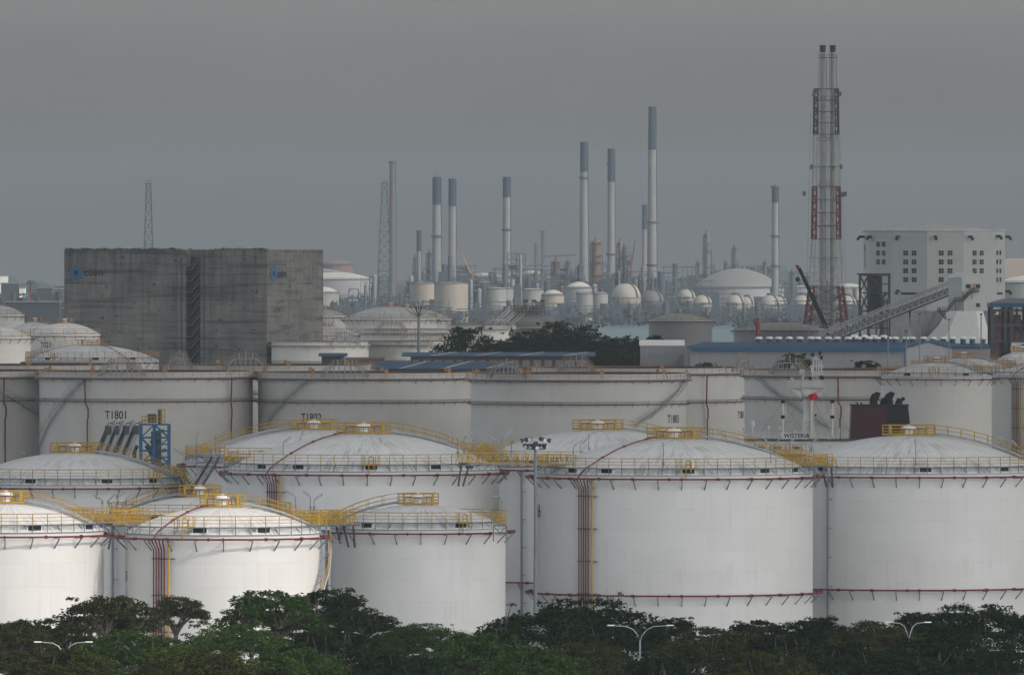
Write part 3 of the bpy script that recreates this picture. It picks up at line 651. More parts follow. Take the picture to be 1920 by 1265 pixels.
# ---------------------------------------------------------------- lamp posts on the tanks
LAMPS = [ # x, ybase, ytop, head dx, head dy, s, words
 (369, 852, 810, 13, -8, 15.7, 'left of two on the landing left of the big domed tank'), (404, 852, 813, 15, -11, 15.7, 'right of two on the landing left of the big domed tank'),
 (345, 893, 852, -15, -11, 15.05, 'beside the blue tower, straight tube head leaning left'),
 (192, 950, 935, -12, -7, 17.4, 'leftmost of four above the left footbridge'), (203, 950, 935, 8, -8, 17.4, 'second of four above the left footbridge'),
 (221, 950, 929, 10, -8, 17.4, 'third of four above the left footbridge'), (236, 950, 931, 16, -12, 17.4, 'rightmost of four above the left footbridge'),
 (531, 868, 827, 10, -8, 16.3, 'beside the curving red pipe on the big dome'), (564, 836, 814, 1, -9, 15.6, 'short, seen end-on above the curving red pipe'),
 (714, 871, 828, -2, -8, 16.3, 'right of the foam spout on the dome with the curving red pipe'),
 (554, 960, 928, -14, -8, 17.2, 'leftmost of three above the footbridge of the sunlit tank'), (582, 960, 928, -10, -8, 17.2, 'middle of three above the footbridge of the sunlit tank'), (589, 960, 934, 12, -8, 17.2, 'rightmost of three above the footbridge of the sunlit tank'),
 (442, 945, 931, -5, -8, 17.2, 'tiny, behind the vent of the sunlit tank'),
 (848, 842, 811, -8, -8, 15.5, 'topmost of the pair with heads leaning left, left of the mast'), (858, 855, 822, -15, -11, 16.3, 'lower of the pair with heads leaning left, left of the mast'),
 (870, 855, 818, 13, -8, 16.3, 'head rising right, above the left end of the mast footbridge'), (891, 855, 827, -11, -8, 16.3, 'short with head leaning left, above the mast footbridge'),
 (932, 862, 824, -13, -8, 16.2, 'head leaning left, just left of the high mast light'), (940, 862, 820, 16, -12, 16.2, 'long head rising right, just left of the high mast light'),
 (959, 855, 825, 9, -7, 15.4, 'short with head rising right beside the floodlights'), (1075, 878, 834, 12, -9, 16.45, 'left of two right of the high mast light'),
 (1088, 865, 831, 9, -8, 16.0, 'right of two right of the high mast light'), (1104, 848, 821, 0, -8, 15.4, 'upright with tube head pointing straight up'),
 (1244, 877, 837, -2, -8, 16.5, 'on the front rail of the tank with the low red ring'), (1445, 877, 832, -11, -13, 16.4, 'double tube head leaning left in front of the footbridge'),
 (1452, 855, 830, 9, -12, 15.5, 'head rising right behind the double tube head'), (1480, 850, 826, 10, -6, 15.3, 'below the ship name board'),
 (1526, 873, 837, -13, -8, 16.3, 'head leaning left near the right-hand landing'), (1521, 850, 828, 14, -11, 15.6, 'head rising right near the right-hand landing'),
 (1416, 845, 820, -8, -7, 15.3, 'short with head leaning left, left of the ship bridge'), (1364, 840, 819, -12, -8, 15.3, 'on the far side of the dome stair, head leaning left'),
 (1717, 879, 831, -1, -8, 15.98, 'upright on the rail of the right-hand tank below its vent'), (1887, 862, 825, -9, -6, 15.3, 'left of the two at the right picture edge'), (1909, 879, 833, -10, -8, 15.7, 'right of the two at the right picture edge'),
]
for x, yb, yt, dx, dy, s, words in LAMPS:
    h = (yb - yt) / s; root = thing('lamp_post', 'tube lamp post ' + words, 'lamp post', at(x, yb, s), 0, 'tube lamp posts on the tank tops')
    mb = MB(); k = .35 if dx > 0 else -.35 if dx < -3 else 0
    mb.tube([(0, 0, 0), (0, 0, h - .25), (k * .3, 0, h - .05), (k, 0, h + .1)], .05, 6); mb.box((0, 0, .5), (.22, .2, .35)); mb.build('post', M['steel'], root)
    mb = MB(); p = Vector((k * .6, 0, h)); q = p + Vector((dx / s, .0, -dy / s)); e = Vector((0, 0, .09)) if abs(dx) > 4 else Vector((.08, 0, 0))
    for sg in (-1, 1): mb.beam(p + e * sg, q + e * sg, .07, .07)
    mb.beam(p, q, .3, .05); mb.beam(p - e, p + e, .12); mb.beam(q - e, q + e, .12)
    mb.build('lamp_head', M['steel_lt'], root)
for x, yb, yt, s, words in ((350, 870, 848, 14.8, 'behind the landing by the blue tower'), (959, 1000, 930, 16.6, 'rising between the middle tanks'), (53, 862, 848, 13.5, 'behind the dome at the far left'), (1412, 720, 712, 9, 'before the tank behind the ship')):
    if x == 959: x = 940
    h = (yb - yt) / s; root = thing('lamp_post', 'grey lamp post with a curved arm ' + words, 'lamp post', at(x, yb, s), 0, 'curved lamp posts'); mb = MB()
    mb.tube([(0, 0, 0), (0, 0, h - .5), (-.15, 0, h - .12), (-.45, 0, h)], .06, 6); mb.build('post', M['steel'], root); mb = MB(); mb.box((-.75, 0, h), (.6, .22, .12)); mb.build('lamp_head', M['steel_lt'], root)

# ---------------------------------------------------------------- high mast light
s = 17.4; root = thing('high_mast_light', 'tall grey floodlight mast with a ring of round lamps in front of the tanks', 'floodlight mast', (px(1004, s), F / s, 0)); H = pz(836, s)
mb = MB(); mb.tube([(0, 0, 0), (0, 0, H * .5), (0, 0, H)], .3, 12, rs=[.27, .21, .15]); mb.build('mast', M['steel'], root)
mb = MB(); mb.cyl((0, 0, H - .1), .7, .3, 12, .55); ring(mb, 1.05, H + .2, .05, 16, 4); ring(mb, 1.05, H - .3, .05, 16, 4)
for i in range(12): mb.beam(pol(30 * i, .5, H + .1), pol(30 * i, 1.3, H + (.2 if i % 2 else -.3)), .06)
mb.beam((0, 0, H), (0, 0, H + .5), .5); mb.build('lamp_ring', M['dark'], root)
def flood(root, a, r, z, k):
    c = pol(a, r, z); f = MB(); d = (pol(a, 1) + Vector((0, 0, -.35))).normalized(); 
    f.tube([c - d * .22, c - d * .1, c + d * .12, c + d * .2], .3, 12, rs=[.08, .18, .25, .26]); o = f.build('floodlight', M['dark'], root)
    f = MB(); f.tube([c + d * .205, c + d * .23], .22, 12); f.build('lens', M['white'], o)
for i in range(12): flood(root, 30 * i + 8, 1.15 + .3 * (i % 2), H + (.62 if i % 2 else -.12) + .1 * (i % 3), i)

# ---------------------------------------------------------------- loading arms and blue tower
for i, (o, sl_) in enumerate(((0, .42), (14, .40), (33, .42), (50.5, .46))):
    s = 12.8; root = thing('loading_arm', 'grey marine loading arm on the quay, ' + ORD[i] + ' from the left of four', 'loading arm', (px(196 + o, s), F / s + i * .5, 0), 0, 'grey loading arms left of the blue tower')
    P = lambda x, y, d=0: Vector(((x - 196) / s, d, pz(y, s)))
    mb = MB(); mb.tube([P(172, 1000), P(172, 862)], .35, 8); mb.build('riser', M['steel'], root)
    mb = MB(); p, q = P(204 - 70 * sl_, 870), P(204, 800); u = Vector((.3, 0, 0)); mb.tube([p, q], .27, 8)
    for e in (-1.2, 1.2): mb.beam(p + u * e, q + u * e, .13)
    for j in range(14): mb.beam(p.lerp(q, j / 14) - u * 1.1, p.lerp(q, (j + 1) / 14) + u * 1.1, .09)
    mb.box(P(202.5, 806), (.75, .9, 1.3), .3); mb.build('inner_arm', M['dark'], root)
    mb = MB(); t, b = P(218, 787.2), P(218 - 90 * sl_ * .92, 877); w2 = Vector((.42, 0, 0)); mb.tube([t, b], .16, 8); mb.tube([t, t.lerp(b, .25) - w2, b - w2 * 1.6], .12, 6)
    for j in range(2, 16): mb.beam(t.lerp(b, j / 16), t.lerp(b, (j + .6) / 16) - w2 * min(1, j / 5), .07)
    mb.build('outer_arm', M['steel_lt'], root)
    mb = MB(); mb.beam(t, P(201, 796), .09); mb.beam(P(201, 796), P(200, 803), .1); mb.beam(t, P(203, 802), .07); mb.beam(P(200, 800), P(211, 799), .09)
    mb.tube([P(207, 799) + Vector((.5 * cos(j * pi / 6), 0, .5 * sin(j * pi / 6))) for j in range(12)], .06, 4, True); mb.build('sheave', M['dark'], root)
s = 12.9; X0, X1 = px(263, s), px(316, s); Z0, Z1 = 0, pz(796, s); W = X1 - X0; D = 4.0
root = thing('gangway_tower', 'blue lattice gangway tower beside the loading arms', 'tower', (X0, F / s, 0)); mb = MB(); lv = [Z1 - 1.9 * k for k in range(0, 19)]; lv = [z for z in lv if z > 0] + [0]
for x in (0, W * .48, W):
    for y in (0, D): mb.beam((x, y, 0), (x, y, Z1), .36)
for i, z in enumerate(lv[:-1]):
    for y in (0, D):
        mb.beam((0, y, z), (W, y, z), .2); z2 = lv[i + 1]; mb.beam((W * (0 if i % 2 else .48), y, z), (W * (.48 if i % 2 else 0), y, z2), .14); mb.beam((W * (1 if i % 2 else .48), y, z), (W * (.48 if i % 2 else 1), y, z2), .14); mb.beam((W * .48, y, (z + z2) / 2), (W, y, (z + z2) / 2), .12)
    for x in (0, W): mb.beam((x, 0, z), (x, D, z), .2); mb.beam((x, 0, z), (x, D, z2), .12)
mb.build('lattice', M['blue'], root)
mb = MB(); rng = random.Random(5)
for k in range(34): z = Z1 - 1.2 - k * .45; mb.beam((W * rng.uniform(.15, .5), D / 2 + rng.uniform(-1, 1), z), (W * rng.uniform(.5, .9), D / 2 + rng.uniform(-1, 1), z + rng.uniform(-.8, .8)), .3)
mb.tube([(W * .55, D / 2, 0), (W * .55, D / 2, Z1 - 1)], .75, 8); mb.tube([(W * .2, D / 2, Z1 - 3), (W * .55, D / 2, Z1 - 5.5), (W * .8, D / 2, Z1 - 7.5)], .35, 6); mb.build('machinery', M['dark'], root)
mb = MB(); mb.box((W * .4, D / 2, Z1 + .9), (1.3, 1, 1.3)); mb.tube([(W * .68, D / 2, Z1), (W * .68, D / 2, Z1 + 2.2)], .3, 8); mb.build('winch', M['dark'], root)
mb = MB()
for y in (0, D):
    for hz in (.6, 1.2, 2.2): mb.beam((.2 if hz < 2 else W * .6, y, Z1 + hz), (W * .85, y, Z1 + hz), .08)
    for k in range(8): x = .2 + (W * .85 - .2) * k / 7; mb.beam((x, y, Z1), (x, y, Z1 + (2.2 if x > W * .55 else 1.2)), .08)
mb.build('rail', M['yellow'], root)
mb = MB()
for k in range(3): mb.tube([(-.9 - k * .75, 1, 0), (-.9 - k * .75, 1, Z1 - 4 - k * 3.0), (-.5 - k * .5, 1, Z1 - 3 - k * 3)], .28, 8)
mb.build('hose', M['bluegrey'], root)

# orange valve wheels above the bridge
for x, y, wq, words in ((908, 834, 14, 'left'), (960, 829, 13, 'right')):
    s = 15.0; root = thing('lifebuoy_box', 'orange cover on the dome edge near the high mast light, the ' + words + ' one', 'cover', at(x, y + 6, s), 0, 'orange covers'); mb = MB()
    mb.prism([(-wq / 2 / s, 0, 0), (wq / 2 / s, 0, 0), (wq / 2.6 / s, 0, .35), (wq / 4 / s, 0, .6), (-wq / 4 / s, 0, .6), (-wq / 2.6 / s, 0, .35)], (0, .7, 0)); mb.build('cover', M['yellow'], root)

# ---------------------------------------------------------------- the ship
s = 12.4; SX = px(1520, s); SY = F / s
ship = thing('ship', 'white tanker with a dark maroon and black funnel moored behind the domed tanks', 'ship', (SX, SY, -2)); z = lambda y: pz(y, s) + 2; x = lambda a: px(a, s) - SX
g = G('hull_paint', .5); M['hull'] = g.col((.03, .03, .035))
M['shippaint'] = paint('ship_paint', (.55, .55, .54), .5, .4, .8, (.3, .27, .24)); M['maroon'] = paint('funnel_maroon', (.045, .007, .011), .5, .3, .3); M['funnelblack'] = paint('funnel_black', (.006, .008, .010), .5, .3, .3)
def ship_b(name, m, x0, x1, y0, y1, d0, d1, par=None): mb = MB(); mb.bx(x(x0), x(x1), d0, d1, z(y1), z(y0)); return mb.build(name, M[m], par or ship)
mb = MB(); Lh = 42; pts = []
for sg in (0, 1):
    for k in range(15): u = k / 14; hb = 12 * min(1, (1 - abs(2 * u - 1) ** 5)) ; pts.append(((u - .45) * 2 * Lh, 12 + (hb if sg else -hb)))
loop = pts[:15] + pts[15:][::-1]; mb.prism([(a, b, -1.5) for a, b in loop], (0, 0, 10)); mb.build('hull', M['hull'], ship)
hs_ = ship_b('deckhouse', 'shippaint', 1395, 1700, 845, 960, 2, 16)
ship_b('deckhouse', 'shippaint', 1402, 1640, 826, 846, 3, 15)
for i, xx in enumerate((1422, 1437, 1452, 1467, 1482, 1500, 1540, 1562, 1590)):
    mb = MB(); mb.bx(x(xx), x(xx + 9), 1.9, 2.03, z(867), z(861)); mb.build('window', M['black'], hs_)
for i, xx in enumerate((1420, 1451, 1486, 1556)):
    mb = MB(); mb.bx(x(xx), x(xx + 14), 2.9, 3.03, z(842), z(837)); mb.build('window', M['black'], hs_)
mb = MB(); mb.bx(x(1396), x(1648), 2.6, 15.4, z(826.4), z(825)); 
for k in range(58): xx = 1398 + k * 4.3; mb.box((x(xx), 2.65, z(824.5)), (.16, .3, .35))
mb.build('bridge_deck', M['dark'], ship)
mb = MB()
for y in (812, 816, 820): mb.beam((x(1390), 2.7, z(y)), (x(1590), 2.7, z(y)), .05)
for k in range(41): mb.beam((x(1390 + k * 5), 2.7, z(825)), (x(1390 + k * 5), 2.7, z(811.5)), .06)
for y in (812, 818): mb.beam((x(1390), 15, z(y)), (x(1590), 15, z(y)), .05)
for k in range(21): mb.beam((x(1390 + k * 10), 15, z(825)), (x(1390 + k * 10), 15, z(811.5)), .07)
mb.build('bridge_rail', M['shippaint'], ship)
ship_b('name_board', 'shippaint', 1466, 1515, 811, 823, 2.35, 2.5)
vs_, fs_ = text_mesh('WISTERIA', 8.2 / s / .72, .02, .97); mb = MB(); mb.add([(x(1494.5) + a, 2.32, z(820.5) + b) for a, b in vs_], fs_); mb.build('name_lettering', M['number'], ship)
# main mast
mb = MB(); mb.prism([(x(1507), 6, z(826)), (x(1530), 6, z(826)), (x(1527), 6, z(742)), (x(1509), 6, z(742))], (0, 1.6, 0)); 
for y in (757, 765, 790, 803): mb.bx(x(1504), x(1534), 5.7, 7.9, z(y + .8), z(y - .2))
m0 = mb.build('mast', M['shippaint'], ship)
mb = MB(); mb.tube([(x(1524), 5.7, z(826)), (x(1523), 5.7, z(745))], .22, 6)
for y in range(748, 824, 3): mb.beam((x(1526), 5.6, z(y)), (x(1529), 5.6, z(y)), .06)
mb.beam((x(1530), 6, z(826)), (x(1528), 6, z(760)), .08); mb.beam((x(1503), 6, z(824)), (x(1510), 6, z(800)), .1); mb.beam((x(1534), 6, z(824)), (x(1527), 6, z(800)), .1)
mb.build('ladder', M['cream'], m0)
mb = MB()
for a, b in ((1481, 1504), (1546, 1522)):
    mb.prism([(x(a), 5.2, z(728)), (x(b), 5.2, z(728)), (x(b), 5.2, z(747))], (0, 3.2, 0))
mb.prism([(x(1503), 5, z(728)), (x(1524), 5, z(728)), (x(1521), 5, z(745)), (x(1510), 5, z(745))], (0, 3.6, 0)); mb.bx(x(1478), x(1547), 4.6, 9, z(728), z(726.8)); mb.build('crosstree', M['shippaint'], m0)
mb = MB()
for y in (715, 719, 723):
    for d in (4.6, 9): mb.beam((x(1478), d, z(y)), (x(1547), d, z(y)), .05)
for k in range(15): mb.beam((x(1478 + k * 4.9), 4.6, z(727)), (x(1478 + k * 4.9), 4.6, z(714)), .06)
mb.build('rail', M['shippaint'], m0)
mb = MB(); mb.tube([(x(1505.5), 6, z(727)), (x(1508), 6, z(700))], .3, 6, rs=[.4, .2]); mb.sphere((x(1506), 6, z(697)), .42, 12, 6); mb.bx(x(1501), x(1511), 5.6, 6.4, z(702), z(693)); mb.bx(x(1484), x(1490), 5.6, 6.2, z(713), z(708)); mb.bx(x(1476), x(1481), 5.6, 6.2, z(725), z(721)); mb.build('radar', M['steel_lt'], m0)
mb = MB()
for a, b in ((1528, 1524), (1540, 1544)): mb.beam((x(a + 3), 6, z(727)), (x(b - 2), 6, z(686)), .16)
for a, y0, y1 in ((1533, 727, 672), (1537.5, 727, 672), (1527, 700, 667), (1542, 690, 668)): mb.beam((x(a), 6, z(y0)), (x(a), 6, z(y1)), .2)
for y in (686, 697, 706): mb.beam((x(1522), 6, z(y)), (x(1546), 6, z(y)), .12)
mb.beam((x(1522), 6, z(686)), (x(1530), 6, z(704)), .12); mb.beam((x(1546), 6, z(686)), (x(1538), 6, z(704)), .12)
mb.bx(x(1526), x(1542), 5.5, 6.6, z(675), z(673)); mb.bx(x(1530), x(1534), 5.6, 6.4, z(673), z(668)); mb.build('top_mast', M['shippaint'], m0)
mb = MB()
for a, y in ((1526, 665), (1539, 663), (1542, 671), (1541, 708), (1521, 710), (1545, 709)): mb.box((x(a), 5.6, z(y)), (.4, .4, .55))
mb.build('nav_lamp', M['black'], m0)
mb = MB(); P = []; n = 8
for j in range(n + 1):
    for i in range(n + 1): u, v = i / n, j / n; P.append((x(1517 + 15 * u + 4 * v), 4.4 + .35 * sin(u * 7 + v * 3), z(741 - 4.5 * u + 11 * v)))
mb.add(P, [(j * (n + 1) + i, j * (n + 1) + i + 1, (j + 1) * (n + 1) + i + 1, (j + 1) * (n + 1) + i) for j in range(n) for i in range(n)], True)
mb.beam((x(1516), 4.4, z(742)), (x(1545), 4.8, z(731)), .05)
M['flag'] = paint('flag_red', (.55, .015, .03), .8, .1); mb.build('flag', M['flag'], ship)
mb = MB(); mb.prism([(x(1528), 4.2, z(778)), (x(1533), 4.2, z(776)), (x(1532), 4.2, z(780)), (x(1529), 4.2, z(782))], (0, .06, 0)); M['flaggreen'] = paint('flag_green', (.01, .08, .05), .8, .1); mb.build('pennant', M['flaggreen'], ship)
for a, yt in ((1470, 752), (1563, 752)):
    mb = MB(); mb.beam((x(a), 4, z(824)), (x(a), 4, z(yt)), .22); mb.beam((x(a + 4), 4, z(786)), (x(a + 4), 4, z(756)), .08); mb.beam((x(a - 4), 4, z(787)), (x(a + 9), 4, z(787)), .08); mm = mb.build('signal_mast', M['cream'], ship)
    mb = MB(); 
    for y in (753, 782): mb.box((x(a - 1), 3.8, z(y)), (.6, .4, .5))
    mb.build('signal_lamp', M['black'], mm)
mb = MB()
for p, q in (((1469, 755), (1420, 820)), ((1469, 755), (1510, 812)), ((1511, 742), (1462, 812)), ((1545, 738), (1563, 800)), ((1545, 735), (1585, 806)), ((1564, 758), (1600, 820)), ((1525, 745), (1560, 820)), ((1563, 755), (1530, 800))): mb.beam((x(p[0]), 4.5, z(p[1])), (x(q[0]), 4.5, z(q[1])), .035)
mb.build('rigging', M['dark'], ship)
for a, y, r in ((1412, 797, .42), (1443, 803, .22), (1396, 806, .2), (1463, 806, .3), (1492, 811, .2), (1575, 808, .2)):
    mb = MB(); mb.tube([(x(a), 5, z(826)), (x(a), 5, z(y))], r * .45, 8); mb.cyl((x(a), 5, z(y) - r * .6), r, r * 1.2, 14); mb.sphere((x(a), 5, z(y) + r * .6), r, 14, 6, 0); mb.build('radome', M['shippaint'], ship)
mb = MB(); rng = random.Random(8)
for k in range(26): a = 1395 + rng.random() * 190; h = rng.uniform(3, 9); mb.bx(x(a), x(a + rng.uniform(1.5, 6)), 6 + rng.random() * 3, 9, z(826), z(826 - h))
mb.build('deck_fittings', M['shippaint'], ship)
# funnel
mb = MB(); c = [(1605, 761), (1594, 870)]
mb.prism([(x(1600), 7, z(761)), (x(1666), 7, z(761)), (x(1666), 7, z(880)), (x(1594.5), 7, z(880))], (0, 7, 0)); fu = mb.build('funnel', M['maroon'], ship)
mb = MB(); mb.prism([(x(1666), 6.97, z(761)), (x(1706), 6.97, z(761)), (x(1718), 6.97, z(880)), (x(1666), 6.97, z(880))], (0, 7.06, 0)); mb.bx(x(1598), x(1708), 6.8, 14.2, z(762), z(759.5)); mb.build('funnel_rear', M['funnelblack'], fu)
for a in (1673, 1693):
    mb = MB(); mb.bx(x(a), x(a + 14), 6.85, 7.0, z(797), z(788)); mb.build('louvre', M['black'], fu)
for a, b, r, y in ((1640, 1649, .62, 746), (1668, 1675, .75, 747), (1656, 1660, .33, 753), (1684, 1688, .28, 753), (1691, 1697, .25, 751)):
    mb = MB(); mb.tube([(x(a + 2), 10, z(762)), (x(a + 2), 10, z(y + 4)), (x(a + 4), 10, z(y)), (x(b), 10, z(y - 2.5)), (x(b + 4), 10, z(y - 1))], r, 14, rs=[r, r, r * 1.05, r * 1.05, r]); mb.build('exhaust_pipe', M['black'], fu)
for a in (1612, 1619): mb = MB(); mb.tube([(x(a), 10, z(762)), (x(a), 10, z(756))], .16, 8); mb.build('exhaust_pipe', M['black'], fu)
# ---------------------------------------------------------------- trees
def leaf_mat(name, c1, c2, c3, sc=.12):
    g = G(name, .6, 0, .25); g.t.nodes.remove(g.b); t = g.t
    n = g.noise(g.oc, sc * 3, 3, .6); n2 = g.noise(g.oc, 1.1, 3, .6); r = g.rnd()
    col = g.mix(g.ramp(n, .42, .58), c1, c2); col = g.mix(g.math('MULTIPLY', g.ramp(n2, .5, .7), .6), col, c3)
    col = g.mix(g.math('MULTIPLY', r, .45), col, c2)
    d = g.n('ShaderNodeBsdfDiffuse'); tl = g.n('ShaderNodeBsdfTranslucent'); mxs = g.n('ShaderNodeMixShader'); mxs.inputs[0].default_value = .22
    t.links.new(col, d.inputs[0]); t.links.new(col, tl.inputs[0]); t.links.new(d.outputs[0], mxs.inputs[1]); t.links.new(tl.outputs[0], mxs.inputs[2])
    t.links.new(mxs.outputs[0], t.nodes['Material Output'].inputs['Surface']); return g.m
M['leaf'] = leaf_mat('rain_tree_leaves', (.024, .055, .013), (.045, .085, .018), (.085, .12, .028))
M['leafdark'] = leaf_mat('dark_leaves', (.009, .021, .007), (.016, .033, .010), (.034, .054, .016))
M['leafolive'] = leaf_mat('olive_leaves', (.028, .038, .011), (.048, .053, .016), (.080, .076, .026))
M['bark'] = paint('bark', (.10, .085, .07), .9, .5, 1.5)
def crown_mesh(seed, R=7.5, H=5.0, leaves=15000, holes=.1, lsz=.17):
    """umbrella crown: flattened sprays of leaf-sized faces; built round (0,0,0), top at H"""
    rng = random.Random(seed); cl = []
    for k in range(int(330 * (R / 7.5) ** 2)):
        a = rng.uniform(0, 2 * pi); r = R * math.sqrt(rng.random()) * (1 + .13 * sin(3 * a + seed) + .1 * sin(7 * a + seed * 2)); q = min(1, r / R)
        top = H * (1 - q ** 2.4) ** .6 * (1 + .10 * sin(a * 4 + r + seed) + .08 * sin(a * 9 + seed))
        z = top * (1 - .55 * rng.random() ** 2.2) - abs(rng.gauss(0, .25)) - q * q * H * .35 * rng.random()
        if rng.random() < holes and q > .5: continue
        cl.append((r * cos(a), r * sin(a), z - .3, rng.uniform(.5, 1.15)))
    for k in range(int(34 * R / 7.5)): a = rng.uniform(0, 2 * pi); cl.append((R * rng.uniform(.85, 1.06) * cos(a), R * rng.uniform(.85, 1.06) * sin(a), rng.uniform(-H * .35, H * .35), rng.uniform(.4, .8)))
    for k in range(9): a = rng.uniform(0, 2 * pi); r = R * .7 * rng.random(); cl.append((r * cos(a), r * sin(a), H * (.96 + .08 * rng.random()), rng.uniform(.35, .6)))
    mb = MB(); V = []; Fc = []; tot = sum(c[3] ** 2 for c in cl)
    for cx, cy, cz, cr in cl:
        n = int(leaves * cr * cr / tot)
        for i in range(n):
            th = rng.uniform(0, 2 * pi); rr = cr * math.sqrt(rng.random()); dz = rng.gauss(0, .16) * cr + .25 * cr * (1 - (rr / cr) ** 2)
            p = Vector((cx + rr * cos(th), cy + rr * sin(th), cz + dz)); s_ = lsz * rng.uniform(.6, 1.35)
            ax = Vector((rng.gauss(0, 1), rng.gauss(0, 1), rng.gauss(0, .45))).normalized(); bx = ax.cross(Vector((rng.gauss(0, .6), rng.gauss(0, .6), 1))).normalized()
            b = len(V); V += [p - ax * s_, p + bx * s_ * .55, p + ax * s_, p - bx * s_ * .55]; Fc.append((b, b + 1, b + 2, b + 3))
    me = bpy.data.meshes.new('crown'); me.from_pydata([tuple(v) for v in V], [], Fc); me.update(); return me, cl
def trunk_mesh(cl, R, H, seed):
    """limbs, forking at z=-2.2 below the crown base; the bole itself is a unit mesh scaled to length"""
    rng = random.Random(seed + 50); mb = MB(); fk = -2.2
    for k in range(7):
        a = 2 * pi * k / 7 + rng.uniform(-.3, .3); r = R * rng.uniform(.35, .65); m = Vector((r * cos(a), r * sin(a), H * .12 * rng.uniform(-1, 1.5)))
        mb.tube([(0, 0, fk - .3), (m.x * .35, m.y * .35, fk * .5), m], .2, 7, rs=[.26, .2, .12])
        near = sorted(cl, key=lambda c: (c[0] - m.x) ** 2 + (c[1] - m.y) ** 2)[:9]
        for c in near: e = Vector(c[:3]); mb.tube([m, m.lerp(e, .5) + Vector((rng.uniform(-.3, .3), rng.uniform(-.3, .3), .1)), e], .06, 4, rs=[.09, .06, .03])
    me = mb.build('limbs', M['bark']); d = me.data; bpy.data.objects.remove(me); return d
mb = MB(); mb.tube([(0, 0, -1), (.1, .05, -.8), (0, 0, -.3), (0, 0, 0)], .4, 9, rs=[.5, .4, .36, .34]); tt = mb.build('trunk', M['bark']); BOLE = tt.data; bpy.data.objects.remove(tt)
ARCH = []
for sd_, RR, HH, ho in ((1, 7.5, 4.2, .05), (2, 6.2, 4.0, .15), (3, 8.5, 4.4, .05), (4, 4.6, 3.0, .45), (5, 5.2, 5.4, .0)):
    me, cl = crown_mesh(sd_, RR, HH, 26000 if RR > 5.5 else 12000, holes=ho); ARCH.append((me, trunk_mesh(cl, RR, HH, sd_), RR, HH))
SK = {}
def tree(label, x, ytop, s, wpx, arch=0, mat='leaf', group='rain trees along the road in front of the tanks', z0=0, name='rain_tree', rz=None, hs=1.0):
    me, tm, RR, HH = ARCH[arch]; k = wpx / s / (2 * RR); zt = pz(ytop, s)
    root = thing(name, label, 'tree', (px(x, s), F / s, z0), (x * 1.7) % 6.28 if rz is None else rz, group)
    key = (arch, mat)
    if key not in SK: m2 = me.copy(); m2.materials.clear(); m2.materials.append(M[mat]); SK[key] = m2
    cz = zt - z0 - HH * k * hs
    o = bpy.data.objects.new('crown', SK[key]); C.objects.link(o); o.parent = root; o.location = (0, 0, cz); o.scale = (k, k, k * hs)
    t = bpy.data.objects.new('trunk', BOLE); C.objects.link(t); t.parent = root; zf = max(.5, cz - 2.2 * k); t.location = (0, 0, zf); t.scale = (k, k, zf)
    l = bpy.data.objects.new('limbs', tm); C.objects.link(l); l.parent = t; l.scale = (1, 1, k / zf); l.location = (0, 0, 2.2 * k / zf)
    return root
